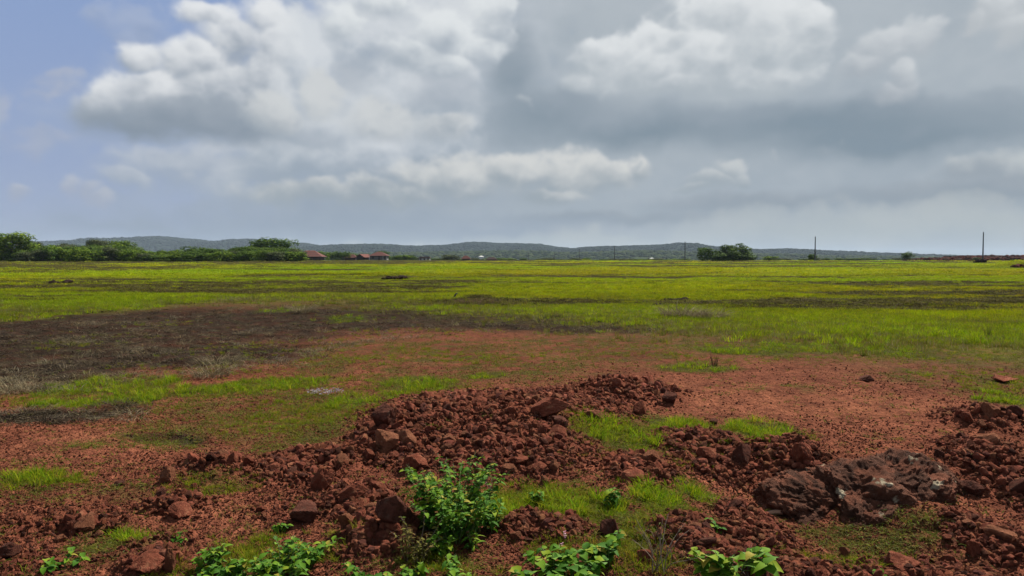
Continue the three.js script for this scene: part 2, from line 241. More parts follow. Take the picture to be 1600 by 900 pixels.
function groundColor(x, z, c) {
  // red laterite soil
  const fine = c.r < 22 ? 0.75 * noise3(x * 9, 2, z * 9) + 0.55 * noise3(x * 24, 6, z * 24) : 0, a = clamp(0.5 + c.n1 * 0.6 + c.n2 * 0.4 + fine), b = clamp(0.5 + c.wide * 0.9);
  let R = lerp(0.085, 0.235, a), G = lerp(0.027, 0.080, a), B = lerp(0.016, 0.044, a);
  R = lerp(R, 0.130, 0.35 * b); G = lerp(G, 0.050, 0.35 * b); B = lerp(B, 0.028, 0.35 * b);
  const mix = (r, g, bl, t) => { R = lerp(R, r, t); G = lerp(G, g, t); B = lerp(B, bl, t); };
  mix(0.235, 0.086, 0.045, c.pale * clamp(0.5 + c.n2 + fine * 0.8));
  mix(0.140, 0.042, 0.025, c.rubble * 0.6);
  const dry = sstep(-9.5, -2.5, c.r - (z < 0 ? fieldEdge(x) : 15) + c.n1 * 2); mix(0.078, 0.058, 0.024, dry * clamp(0.8 + c.n2 + 0.4 * fine));
  mix(0.064, 0.052, 0.016, c.sparse * 0.9 * clamp(0.42 + c.n2 * 1.8 + 0.8 * fine));
  mix(0.024, 0.017, 0.012, c.burnt * clamp(0.92 + c.n2 * 0.5));
  mix(0.055, 0.042, 0.024, c.burnt * clamp(c.n2 * 1.6 + c.n1 * 0.6 + fine * 0.5));
  mix(0.050, 0.058, 0.010, c.lush * 0.8);
  const g = clamp(0.5 + c.f1 * 0.8 + c.f2 * 0.4);
  mix(lerp(0.190, 0.085, g), lerp(0.215, 0.088, g), lerp(0.005, 0.008, g), c.field);
  mix(0.040, 0.030, 0.013, c.field * c.brown * 0.85);
  mix(0.040, 0.013, 0.011, c.red);
  if (c.r > 420) { const t = sstep(420, 700, c.r), k = clamp(0.5 + fbm(x * 0.004, 2, z * 0.004, 3)); mix(lerp(0.03, 0.07, k), lerp(0.055, 0.085, k), lerp(0.018, 0.025, k), t); }
  return [R, G, B];
}
function grainTexture(size, seed, lo, strength) {         // tileable soil grain
  const r = rng(seed), f = new Float32Array(size * size);
  for (const [cells, amp] of [[8, 0.25], [16, 0.4], [32, 0.7], [64, 1], [128, 0.9], [256, 0.6]]) {
    const g = new Float32Array(cells * cells).map(() => r() - 0.5), k = cells / size;
    for (let y = 0; y < size; y++) for (let x = 0; x < size; x++) {
      const u = x * k, v = y * k, i = Math.floor(u), j = Math.floor(v), s = u - i, t = v - j, a = s * s * (3 - 2 * s), b = t * t * (3 - 2 * t), i1 = (i + 1) % cells, j1 = (j + 1) % cells;
      f[y * size + x] += amp * lerp(lerp(g[j * cells + i], g[j * cells + i1], a), lerp(g[j1 * cells + i], g[j1 * cells + i1], a), b);
    }
  }
  const d = new Uint8Array(size * size * 4);
  for (let i = 0; i < size * size; i++) { const v = clamp(lo + (f[i] * 0.55 + 0.5) * strength) * 255; d[i * 4] = d[i * 4 + 1] = d[i * 4 + 2] = v; d[i * 4 + 3] = 255; }
  const t = new THREE.DataTexture(d, size, size); t.wrapS = t.wrapT = THREE.RepeatWrapping; t.magFilter = THREE.LinearFilter; t.minFilter = THREE.LinearMipmapLinearFilter; t.generateMipmaps = true; t.needsUpdate = true;
  return t;
}
const grainMap = grainTexture(1024, 5, 0.40, 0.60), grainBump = grainTexture(1024, 9, 0, 1);
for (const t of [grainMap]) t.colorSpace = THREE.NoColorSpace;
{
  const cols = [], R = [];
  for (let a = -180; a < 180 - 1e-6;) { cols.push(a); a += Math.abs(a) < 41 ? 0.2 : Math.abs(a) < 50 ? 0.8 : 5; if (a > -41 && a < -40.8) a = -41 + 0.2; }
  for (let r = 0.25; r < 11000;) { R.push(r); r *= r < 2.8 ? 1.12 : r < 14 ? 1.0048 : r < 40 ? 1.008 : r < 400 ? 1.014 : 1.06; }
  const nc = cols.length, nr = R.length, pos = new Float32Array((nr * nc + 1) * 3), col = new Float32Array((nr * nc + 1) * 3), uv = new Float32Array((nr * nc + 1) * 2), idx = [];
  const put = (k, x, z) => {
    const c = cover(x, z), q = groundColor(x, z, c); pos.set([x, height(x, z), z], k * 3); col.set(q, k * 3); uv.set([x / 1.7, -z / 1.7], k * 2);
  };
  for (let i = 0; i < nr; i++) for (let j = 0; j < nc; j++) { const a = cols[j] * Math.PI / 180; put(i * nc + j, R[i] * Math.sin(a), -R[i] * Math.cos(a)); }
  put(nr * nc, 0, 0);
  for (let j = 0; j < nc; j++) { const k = (j + 1) % nc; idx.push(nr * nc, k, j); for (let i = 0; i + 1 < nr; i++) { const a = i * nc + j, b = i * nc + k, c = a + nc, d = b + nc; idx.push(a, b, c, b, d, c); } }
  const g = new THREE.BufferGeometry();
  g.setAttribute('position', new THREE.BufferAttribute(pos, 3)); g.setAttribute('color', new THREE.BufferAttribute(col, 3)); g.setAttribute('uv', new THREE.BufferAttribute(uv, 2)); g.setIndex(idx);
  g.computeVertexNormals();
  const ground = add(new THREE.Mesh(g, new THREE.MeshPhysicalMaterial({ vertexColors: true, map: grainMap, bumpMap: grainBump, bumpScale: 0.02, roughness: 1, specularIntensity: 0.03 })), 'ground');
  tag(ground, 'open plateau of red laterite soil running into a green field', 'ground', null, 'structure');
  console.log('ground', nr, nc, idx.length / 3);
}

// ---------------------------------------------------------------- the forested hills beyond the plateau
const hillMat = new THREE.MeshPhysicalMaterial({ vertexColors: true, roughness: 1, specularIntensity: 0.03 });
const lumpMat = new THREE.MeshPhysicalMaterial({ color: 0xffffff, roughness: 1, specularIntensity: 0.03 });
function lumpGeo(seed) {
  const g = mergeVertices(new THREE.IcosahedronGeometry(1, 2).deleteAttribute('normal').deleteAttribute('uv')), p = g.attributes.position;
  for (let i = 0; i < p.count; i++) { const x = p.getX(i), y = p.getY(i), z = p.getZ(i), k = 1 + 0.55 * noise3(x * 1.7 + seed, y * 1.7, z * 1.7) + 0.3 * noise3(x * 4, y * 4 + seed, z * 4); p.setXYZ(i, x * k, y * k * 0.8, z * k); }
  g.computeVertexNormals(); return g;
}
function hill(tops, D, front, back, base, seed, trees, treeSize, tones, label) {
  const pts = tops.map(([px, y]) => [(px - 800) / FOCAL * D, EYE + (404 - y) / FOCAL * D]);
  const x0 = pts[0][0], x1 = pts[pts.length - 1][0];
  const crest = (x) => { for (let i = 1; i < pts.length; i++) if (x <= pts[i][0]) { const t = (x - pts[i - 1][0]) / (pts[i][0] - pts[i - 1][0]); return lerp(pts[i - 1][1], pts[i][1], t * t * (3 - 2 * t)); } return pts[pts.length - 1][1]; };
  const hh = (x, z) => {
    const d = -z - D + 90 * noise3(x * 0.002, seed, 0), s = d < 0 ? clamp(1 + d / front) : clamp(1 - d / back);
    const spur = noise3(x * 0.0045, seed, z * 0.0022) + 0.5 * noise3(x * 0.011, seed + 5, z * 0.006);
    const k = clamp(s + (d < 0 ? 0.5 * spur * s * (1 - s) * 2 : 0)), e = k * k * (3 - 2 * k);
    return base + (crest(x) - base) * e + (d < 0 ? 8 * noise3(x * 0.02, 3 + seed, z * 0.02) * (1 - k) * k * 2 : 0);
  };
  const nx = 260, nz = 46, P = [], C = [], I = [];
  for (let j = 0; j <= nz; j++) for (let i = 0; i <= nx; i++) {
    const x = lerp(x0, x1, i / nx), z = -(D - front - 100 + (front + back + 100) * j / nz); P.push(x, hh(x, z), z);
    const k = clamp(0.5 + 0.9 * fbm(x * 0.006, seed, z * 0.006, 3)); C.push(lerp(tones[0][0], tones[1][0], k), lerp(tones[0][1], tones[1][1], k), lerp(tones[0][2], tones[1][2], k));
    if (i < nx && j < nz) { const a = j * (nx + 1) + i; I.push(a, a + 1, a + nx + 1, a + 1, a + nx + 2, a + nx + 1); }
  }
  const g = new THREE.BufferGeometry(); g.setAttribute('position', new THREE.Float32BufferAttribute(P, 3)); g.setAttribute('color', new THREE.Float32BufferAttribute(C, 3)); g.setIndex(I); g.computeVertexNormals();
  const m = add(new THREE.Mesh(g, hillMat), 'hill'); tag(m, label, 'hill', 'hills along the horizon', 'structure');
  const r = rng(seed * 77 + 3), wood = new THREE.InstancedMesh(lumpGeo(seed), lumpMat, trees), M = new THREE.Matrix4(), Q = new THREE.Quaternion(), col = new THREE.Color();
  for (let i = 0; i < trees; i++) {
    const onCrest = r() < 0.22, x = lerp(x0, x1, r()), z = -(D + (onCrest ? (r() - 0.6) * front * 0.12 : -front * r() * 0.95)), s = treeSize * (0.5 + r() * 0.8);
    Q.setFromAxisAngle(new THREE.Vector3(0, 1, 0), r() * 6.28);
    M.compose(new THREE.Vector3(x, hh(x, z) + s * 0.1, z), Q, new THREE.Vector3(s * (0.8 + 0.5 * r()), s * (0.7 + 0.4 * r()), s)); wood.setMatrixAt(i, M);
    const k = r(); wood.setColorAt(i, col.setRGB(lerp(tones[0][0], tones[1][0], k), lerp(tones[0][1], tones[1][1], k), lerp(tones[0][2], tones[1][2], k)));
  }
  add(wood, 'hill_forest'); tag(wood, 'unbroken forest covering the slopes of the ' + label, 'forest', 'forest on the hills', 'stuff');
  return hh;
}
const WOOD = [[0.009, 0.017, 0.010], [0.014, 0.023, 0.012]], FOOT = [[0.013, 0.025, 0.010], [0.04, 0.052, 0.016]];
hill([[-140, 384], [0, 381], [80, 379], [130, 377], [200, 374], [255, 371], [300, 375], [345, 379], [390, 375], [430, 376], [470, 381], [520, 387], [600, 396], [700, 404]], 4600, 1500, 900, -40, 3, 12000, 9, WOOD, 'blue-grey rounded hill rising behind the trees on the left');
hill([[420, 392], [500, 386], [540, 384], [590, 383], [650, 386], [690, 385], [740, 380], [790, 382], [840, 383], [875, 388], [910, 393], [1000, 399], [1100, 404]], 3900, 1300, 900, -40, 5, 11000, 8, WOOD, 'long low hill with one gentle summit behind the tiled houses');
hill([[780, 400], [860, 394], [890, 390], [920, 387], [960, 386], [1000, 385], [1030, 384], [1060, 381], [1080, 382], [1110, 387], [1180, 391], [1225, 390], [1290, 393], [1340, 396], [1400, 397], [1440, 399.5], [1500, 400.5], [1650, 402], [1750, 403]], 3500, 1200, 900, -40, 8, 12000, 7, WOOD, 'hill with a small knob behind the utility poles');
const footHeight = hill([[300, 404], [420, 401], [560, 398], [700, 396], [800, 394], [900, 397], [1000, 394], [1100, 396], [1200, 399], [1300, 402], [1500, 404]], 2300, 900, 700, -30, 12, 9000, 7, FOOT, 'low green foothill below the long hill');
scene.fog = new THREE.FogExp2(new THREE.Color().setRGB(0.64, 0.78, 0.96), 0.00006);

// ---------------------------------------------------------------- stones of broken laterite
// faceted stone: the nearest of a set of random cutting planes, roughened; tones = [main, second, patch]
function stoneGeo(seed, detail, planes, rough, tones, freq = 2.2) {
  const r = rng(seed * 131 + 17), g = mergeVertices(new THREE.IcosahedronGeometry(1, detail).deleteAttribute('normal').deleteAttribute('uv')), p = g.attributes.position, cut = [], C = [], UV = [];
  for (let i = 0; i < planes; i++) { const z = r() * 2 - 1, t = r() * 6.2832, q = Math.sqrt(1 - z * z); cut.push([q * Math.cos(t), q * Math.sin(t), z, 0.60 + 0.28 * r()]); }
  for (let i = 0; i < p.count; i++) {
    const x = p.getX(i), y = p.getY(i), z = p.getZ(i); let d = 1.3;
    for (const [a, b, c, k] of cut) { const s = a * x + b * y + c * z; if (s > 0.05) d = Math.min(d, k / s); }
    const n = fbm(x * freq + seed, y * freq, z * freq, 3), m = fbm(x * freq * 4, y * freq * 4 + seed, z * freq * 4, 2);
    d *= 1 + rough * (n * 0.7 + m * 0.3 - Math.max(0, Math.abs(m) - 0.25) * 0.8); p.setXYZ(i, x * d, y * d, z * d);
    const k = clamp(0.5 + 0.8 * n), s = sstep(0.22, 0.5, fbm(x * 3 + 7, y * 3 + seed, z * 3, 3));
    for (let c = 0; c < 3; c++) C.push(lerp(lerp(tones[0][c], tones[1][c], k), tones[2][c], s) * (0.9 + 0.3 * m));
    UV.push(Math.atan2(z, x) / 6.2832 * 2, y * 0.5);
  }
  g.setAttribute('color', new THREE.Float32BufferAttribute(C, 3)); g.setAttribute('uv', new THREE.Float32BufferAttribute(UV, 2));
  const f = detail < 10 ? g.toNonIndexed() : g; f.computeVertexNormals(); return f;
}
const RED = [[0.160, 0.047, 0.028], [0.290, 0.094, 0.054], [0.34, 0.145, 0.080]], DARK = [[0.080, 0.032, 0.022], [0.155, 0.057, 0.038], [0.125, 0.068, 0.048]], OCHRE = [[0.20, 0.074, 0.040], [0.31, 0.130, 0.070], [0.22, 0.078, 0.048]];
const stoneMat = new THREE.MeshPhysicalMaterial({ vertexColors: true, bumpMap: grainBump, bumpScale: 0.01, roughness: 0.95, specularIntensity: 0.06 });
const bigStone = [RED, DARK, OCHRE].map((t, k) => [0, 1, 2, 3].map((i) => stoneGeo(20 + k * 9 + i, 9, 13 + i, 0.09, t, 2.8)));
const midStone = [RED, DARK, OCHRE].map((t, k) => [0, 1, 2, 3, 4].map((i) => stoneGeo(60 + k * 9 + i, 4, 11 + i, 0.035, t)));
const pebble = [RED, DARK, OCHRE].map((t, k) => [0, 1, 2].map((i) => stoneGeo(90 + k * 9 + i, 1, 10 + i, 0.05, t)));

// stones that stand out: [bearing px, foot py, width px, height px, tone, turn, tilt, label]
const notable = [
  [600, 676, 52, 44, 1, 0.4, 0.5, 'dark upright laterite rock on the left end of the rubble heap'],
  [856, 656, 66, 26, 0, 0.1, 0.25, 'flat slab of red laterite with a deep shadow below its front edge'],
  [642, 738, 50, 36, 0, 2.1, 0.3, 'brick-red squared rock just above the leafy herb'],
  [604, 712, 52, 30, 2, 1.0, 0.2, 'ochre boulder at the left foot of the rubble heap'],
  [632, 697, 44, 22, 2, 2.6, 0.15, 'tan rounded stone behind the ochre boulder'],
  [498, 768, 42, 36, 0, 0.7, 0.35, 'squared red rock with dark shaded left face, alone on the slope'],
  [612, 832, 66, 60, 1, 0.2, 0.1, 'large blackish pitted rock beside the leafy herb'],
  [540, 828, 30, 34, 2, 1.9, 0.6, 'pointed orange stone standing left of the blackish rock'],
  [470, 822, 62, 32, 1, 2.9, 0.1, 'low dark brown slab half sunk in the soil'],
  [546, 786, 50, 26, 0, 0.4, 0.1, 'flat red block behind the pointed orange stone'],
  [1254, 728, 40, 42, 0, 1.3, 0.3, 'brown squared rock standing at the left end of the outcrop'],
  [965, 610, 26, 24, 0, 2.2, 0.3, 'small red rock crowning the far ridge of the heap'],
  [1048, 630, 34, 22, 1, 0.5, 0.3, 'dark rock at the far right end of the heap'],
  [1000, 646, 34, 20, 0, 1.5, 0.2, 'red rock on the right shoulder of the heap'],
  [930, 662, 30, 16, 2, 0.2, 0.1, 'tan stone above the big grass patch'],
  [748, 632, 30, 18, 0, 0.9, 0.4, 'small red rock on the back crest of the heap'],
  [800, 652, 24, 18, 0, 2.4, 0.3, 'wedge-shaped red stone left of the flat slab'],
  [700, 648, 22, 14, 1, 1.4, 0.2, 'dark stone on the back slope of the heap'],
  [1020, 728, 28, 26, 2, 0.8, 0.4, 'tan rock below the big grass patch'],
  [852, 760, 20, 14, 2, 0.4, 0.1, 'rounded tan pebble right of the leafy herb'],
  [866, 739, 22, 12, 2, 2.0, 0.1, 'pale buff flat stone on bare red soil'],
  [1160, 732, 46, 32, 1, 0.3, 0.2, 'black pitted rock between grass and outcrop'],
  [1105, 722, 40, 24, 0, 1.2, 0.3, 'reddish wedge rock left of the black pitted rock'],
  [272, 812, 44, 24, 0, 2.0, 0.3, 'red rock with dark hollow under it on the left slope'],
  [258, 756, 32, 20, 2, 0.7, 0.2, 'pinkish flat stone at the left end of the stone row'],
  [360, 728, 26, 18, 0, 1.7, 0.3, 'red stone at the top of the left stone row'],
  [384, 726, 20, 22, 0, 2.5, 0.5, 'upright red stone beside the left stone row'],
  [225, 896, 60, 34, 0, 1.0, 0.1, 'large red rock at the bottom edge left of the herbs'],
  [262, 898, 26, 36, 2, 2.2, 0.4, 'pale pointed stone at the bottom edge beside the herbs'],
  [130, 832, 30, 20, 2, 0.9, 0.3, 'orange stone among the rubble at far left'],
  [8, 878, 40, 28, 1, 0.9, 0.2, 'dark rock cut by the left picture edge'],
  [1556, 650, 36, 18, 2, 0.6, 0.15, 'broad tan stone on the small right-hand heap'],
  [1515, 660, 26, 16, 0, 1.6, 0.2, 'pink-red stone on the small right-hand heap'],
  [1538, 672, 14, 12, 2, 1.1, 0.3, 'small ochre stone low on the right-hand heap'],
  [1575, 598, 46, 10, 0, 0.2, 0.05, 'flat red slab lying far back near the right edge'],
  [1522, 775, 40, 22, 1, 1.8, 0.2, 'dark rock with shaded hollow at far right'],
  [1526, 866, 30, 26, 0, 0.5, 0.4, 'red angular rock near the bottom right corner'],
  [1568, 846, 44, 24, 2, 2.7, 0.1, 'long tan stone near the right edge'],
  [1415, 894, 66, 26, 0, 0.3, 0.1, 'wide red slab at the bottom edge under the outcrop'],
  [1324, 870, 22, 14, 2, 1.2, 0.1, 'flat cream stone on the rubble below the outcrop'],
  [1486, 884, 26, 18, 0, 2.3, 0.2, 'squat red stone right of the wide slab'],
  [1350, 890, 34, 26, 0, 1.1, 0.2, 'rough red block left of the wide slab'],
  [808, 846, 20, 18, 2, 0.4, 0.2, 'rounded orange stone on the small mound of crumbs'],
  [735, 852, 22, 20, 0, 1.4, 0.2, 'rusty stone under the leafy herb'],
  [1012, 884, 40, 22, 0, 0.6, 0.2, 'red rock behind the dry twigs'],
  [958, 840, 36, 24, 1, 2.2, 0.2, 'dark rock right of the tall sprig'],
  [702, 694, 22, 14, 2, 1.0, 0.1, 'pale flat stone in the middle of the heap'],
  [745, 744, 12, 18, 2, 0.5, 0.7, 'narrow splinter of stone standing up behind the leafy herb'],
  [1117, 664, 20, 10, 1, 0.4, 0.1, 'small black stone alone on the smooth soil'],
  [1360, 596, 30, 9, 1, 0.8, 0.05, 'low dark stone far out on the smooth soil'],
];
const stoneSpots = [];
function stoneAt(name, geo, v, size, turn, tilt, sink) {
  const m = new THREE.Mesh(geo, stoneMat); m.position.set(v.x, v.y + size.y * (0.5 - sink) , v.z); m.rotation.set(tilt, turn, tilt * 0.6); m.scale.set(size.x / 2, size.y / 2 * 1.15, size.z / 2);
  return add(m, name);
}
notable.forEach(([px, py, w, h, tone, turn, tilt, label], i) => {
  const v = sight(px, py), d = -v.z, W = w / FOCAL * d * 0.92, H = h / FOCAL * d * 1.1;
  v.z -= W * 0.32; v.y = height(v.x, v.z);
  stoneAt('laterite_rock', bigStone[tone][i % 4], v, new THREE.Vector3(W, H, W * 0.85), turn, tilt * 0.6, 0.2);
  tag(scene.children.at(-1), label, 'rock', 'rocks that stand out of the rubble'); stoneSpots.push([v.x, v.z, W * 0.5]);
});
// the many loose stones: the largest each a thing of its own
{
  const r = rng(311), found = [];
  for (let tries = 0; tries < 60000 && found.length < 248; tries++) {
    const D = 1 / lerp(1 / 3.9, 1 / 11.5, r()), x = (r() - 0.5) * 1.5 * D, w = Math.max(within(RUBBLE, x, -D, 0.35), 0.22 * within(LOOSE, x, -D, 0.4));
    if (r() > w) continue;
    const s = (0.05 + 0.11 * r() ** 3) * (D < 5 ? 0.7 : 1);
    if (stoneSpots.some(([a, b, q]) => Math.hypot(a - x, b + D) < q + s * 0.55)) continue;
    stoneSpots.push([x, -D, s * 0.5]); found.push([x, D, s]);
  }
  for (const [x, D, s] of found) {
    const k = r(), tone = k < 0.58 ? 0 : k < 0.84 ? 1 : 2, v = new THREE.Vector3(x, height(x, -D), -D);
    const m = stoneAt('laterite_stone', midStone[tone][Math.floor(r() * 5)], v, new THREE.Vector3(s * (0.9 + 0.8 * r()), s * (0.45 + 0.5 * r()), s * (0.8 + 0.4 * r())), r() * 6.28, (r() - 0.5) * 1.4, 0.26);
    const px = 800 + x / D * FOCAL, look = ['brick-red', 'dark brown', 'orange-tan'][tone];
    if (px < 540) tag(m, `loose fist-sized ${look} stone in the scattered rubble on the left slope`, 'stone', `loose ${look} stones on the left slope`);
    else if (px > 1090) tag(m, `loose fist-sized ${look} stone in the rubble ${x > 2.9 ? 'at the far right edge' : 'around the dark outcrop'}`, 'stone', `loose ${look} stones ${x > 2.9 ? 'at the right edge' : 'around the outcrop'}`);
    else tag(m, `loose fist-sized ${look} stone on the ${D > 7 ? 'back' : 'front'} slope of the middle rubble heap`, 'stone', `loose ${look} stones on the ${D > 7 ? 'back' : 'front'} of the heap`);
  }
}
const blackStone = [0, 1, 2, 3, 4].map((i) => stoneGeo(160 + i, 2, 8 + i, 0.1, [[0.020, 0.014, 0.011], [0.045, 0.026, 0.020], [0.06, 0.04, 0.03]])), bankStone = [0, 1, 2, 3, 4].map((i) => stoneGeo(170 + i, 2, 8 + i, 0.1, [[0.040, 0.014, 0.011], [0.085, 0.026, 0.019], [0.05, 0.02, 0.016]]));
// crumbs and gravel nobody could count
function scatter(name, geos, mat, count, label, category, place) {
  const per = geos.map(() => []);
  for (let i = 0; i < count; i++) { const q = place(i); if (q) per[q.kind % geos.length].push(q); }
  geos.forEach((g, k) => {
    if (!per[k].length) return;
    const m = new THREE.InstancedMesh(g, mat, per[k].length), M = new THREE.Matrix4(), Q = new THREE.Quaternion(), E = new THREE.Euler();
    per[k].forEach((q, i) => { Q.setFromEuler(E.set(q.rx ?? 0, q.ry ?? 0, q.rz ?? 0)); M.compose(q.p, Q, q.s); m.setMatrixAt(i, M); if (q.c) m.setColorAt(i, q.c); });
    add(m, name); tag(m, label, category, label, 'stuff');
  });
}
{
  const r = rng(97), geos = pebble.flat(), col = () => { const k = 0.6 + 0.9 * r(); return new THREE.Color().setRGB(k, k * (0.94 + 0.12 * r()), k * (0.92 + 0.16 * r())); };
  scatter('rubble', geos, stoneMat, 430000, 'crumbled red laterite rubble and gravel on the bare soil', 'rubble', () => {
    const D = 1 / lerp(1 / 3.3, 1 / 15, r()), x = (r() - 0.5) * 1.6 * D, w = Math.max(within(RUBBLE, x, -D, 0.6), 0.4 * within(LOOSE, x, -D, 0.6)), c = fbm(x * 1.5, 5, D * 1.5, 2);
    const soil = 0.22 + 0.5 * clamp(c), keep = Math.max(w * (0.75 + c * 0.6), soil * (1 - within(BURNT, x, -D, 0.4)) * (1 - 0.7 * within(LUSH, x, -D, 0.4)) * (1 - 0.75 * within(PALE, x, -D, 0.6)) * sstep(13, 8, D));
    if (r() > keep) return null;
    const s = (0.004 + (w > 0.3 ? 0.040 * r() ** 3.2 * w : 0.007 * r() ** 3)) * (0.7 + D * 0.06), k = r(), tone = k < 0.72 ? 0 : k < 0.86 ? 1 : 2;
    return { kind: tone * 3 + Math.floor(r() * 3), p: new THREE.Vector3(x, height(x, -D) + s * 0.25, -D), s: new THREE.Vector3(s * (0.8 + 0.6 * r()), s * (0.5 + 0.5 * r()), s), rx: r() * 2, ry: r() * 6.28, rz: r() * 2, c: col() };
  });
  // the far red bank
  scatter('bank_rubble', [...bankStone, ...blackStone.slice(0, 2)], stoneMat, 2600, 'tumbled dark red boulders along the far right bank', 'rubble', () => {
    const x = lerp(138, 215, r()), D = 262 + 0.05 * (x - 140) - 22 * r() + 6, s = 0.25 + 0.7 * r() ** 2;
    return { kind: Math.floor(r() * 7), p: new THREE.Vector3(x, height(x, -D) + s * 0.2, -D), s: new THREE.Vector3(s, s * 0.7, s), ry: r() * 6.28, rx: r() * 0.5 };
  });
}
// small dark stone heaps standing in the green field
function fieldHeap(px, py, w, h, seed, tone, label) {
  const v = sight(px, py), d = -v.z, r = rng(seed), W = w / FOCAL * d, o = add(new THREE.Group(), 'stone_heap'); o.position.copy(v); tag(o, label, 'stone heap', 'stone heaps in the field');
  const n = 9 + Math.floor(r() * 6);
  for (let i = 0; i < n; i++) {
    const s = h / FOCAL * d * (0.5 + 0.7 * r()), x = (r() - 0.5) * W, z = (r() - 0.5) * W * 0.4, m = part('stone', (tone ? blackStone : bankStone)[i % 5], stoneMat, o);
    m.position.set(x, height(v.x + x, v.z + z) - v.y + s * 0.22, z); m.scale.set(s * 0.9, s * 0.55, s * 0.7); m.rotation.set(0.2 * r(), r() * 6, 0.2);
  }
}
fieldHeap(96, 443, 34, 7, 1, 1, 'dark stone heap in the green field far out on the left');
fieldHeap(606, 436, 12, 5, 2, 1, 'smaller dark stone heap of the pair in mid field');
fieldHeap(626, 436, 18, 6, 3, 1, 'larger dark stone heap of the pair in mid field');
fieldHeap(1052, 470, 44, 6, 4, 1, 'black low stone heap behind the straw-coloured tussock');
fieldHeap(1030, 478, 30, 5, 5, 1, 'scattered black stones left of the straw-coloured tussock');
fieldHeap(1340, 485, 8, 4, 6, 1, 'single small dark stone clump alone in the green on the right');
fieldHeap(290, 452, 24, 4, 7, 1, 'low dark stones where green meets burnt ground on the left');
fieldHeap(1420, 503, 40, 4, 8, 1, 'low black stones in the grass at right, nearer the bare soil');
fieldHeap(1530, 505, 60, 4, 9, 1, 'long row of low black stones in the grass near the right edge');
fieldHeap(1532, 410, 14, 6, 10, 1, 'dark boulder clump below the tallest utility pole');
fieldHeap(1590, 418, 24, 7, 11, 0, 'dark red boulder heap at the right picture edge in the field');

// ---------------------------------------------------------------- the dark pitted outcrop at the lower right
function outcropGeo(seed, tones, lichen) {
  const r = rng(seed), g = mergeVertices(new THREE.IcosahedronGeometry(1, 60).deleteAttribute('normal').deleteAttribute('uv')), p = g.attributes.position, C = [], UV = [], cut = [];
  for (let i = 0; i < 13; i++) { const z = r() * 2 - 1, t = r() * 6.2832, q = Math.sqrt(1 - z * z); cut.push([q * Math.cos(t), q * Math.sin(t), z, 0.7 + 0.3 * r()]); }
  for (let i = 0; i < p.count; i++) {
    const x = p.getX(i), y = p.getY(i), z = p.getZ(i); let d = 1.1;
    for (const [a, b, c, k] of cut) { const s = a * x + b * y + c * z; if (s > 0.05) d = Math.min(d, k / s); }
    const big = fbm(x * 2.2 + seed, y * 2.2, z * 2.2, 3), ridge = 1 - Math.abs(fbm(x * 3.6, y * 3.6 + seed, z * 3.6, 3)) * 2, fine = fbm(x * 13, y * 13, z * 13 + seed, 3), pit = sstep(0.18, 0.45, fbm(x * 8 + 3, y * 8, z * 8 - seed, 2));
    d *= 1 + 0.20 * big + 0.07 * ridge + 0.05 * fine - 0.06 * pit; p.setXYZ(i, x * d, y * d, z * d);
    const k = clamp(0.5 + big), l = lichen * sstep(0.30, 0.42, fbm(x * 4.5 + 20, y * 4.5, z * 4.5 + 9, 4)), o = sstep(-0.05, 0.3, fbm(x * 2.5, y * 2.5 + 30, z * 2.5, 4));
    for (let c = 0; c < 3; c++) C.push(lerp(lerp(lerp(tones[0][c], tones[1][c], k), [0.21, 0.078, 0.045][c], o * 0.9), [0.50, 0.42, 0.29][c], l) * (0.9 + 0.35 * fine));
    UV.push(Math.atan2(z, x) / 6.2832 * 6, y * 1.6);
  }
  g.setAttribute('color', new THREE.Float32BufferAttribute(C, 3)); g.setAttribute('uv', new THREE.Float32BufferAttribute(UV, 2)); g.computeVertexNormals(); return g;
}
{
  const mat = new THREE.MeshPhysicalMaterial({ vertexColors: true, bumpMap: grainBump, bumpScale: 0.02, roughness: 0.9, specularIntensity: 0.1 });
  const o = add(new THREE.Group(), 'rock_outcrop'), v = sight(1388, 816); tag(o, 'dark pitted laterite outcrop with pale lichen patches, the largest rock in view', 'rock'); o.position.set(v.x, v.y - 0.05, v.z - 0.5);
  const tones = [[0.050, 0.026, 0.018], [0.165, 0.070, 0.043]];
  // [x, y of the middle above the foot, z, half sizes, turn, lean, seed, lichen, label]
  for (const [x, y, z, sx, sy, sz, turn, lean, seed, li, label] of [
    [0.02, 0.03, 0.06, 0.40, 0.24, 0.42, 0.3, 0.45, 4, 1, 'middle block with pale lichen'],
    [-0.36, 0.00, 0.10, 0.30, 0.22, 0.34, 1.4, 0.4, 9, 0, 'left block, nearly black'],
    [0.36, 0.06, -0.06, 0.30, 0.25, 0.42, 2.2, 0.4, 6, 0.9, 'right block with a light brown edge'],
    [-0.08, -0.06, 0.36, 0.34, 0.18, 0.24, 0.9, 0.5, 15, 0.6, 'low front block'],
    [0.18, 0.10, -0.32, 0.52, 0.16, 0.36, 0.1, 0.1, 12, 0.4, 'flat top of the outcrop'],
    [0.72, 0.08, -0.20, 0.15, 0.15, 0.20, 0.9, 0.4, 21, 0.2, 'separate dark knob']]) {
    const m = part('boulder', outcropGeo(seed, tones, li), mat, o); m.position.set(x, y, z); m.scale.set(sx, sy, sz); m.rotation.set(lean, turn, 0, 'XYZ'); m.userData.label = label;
  }
}

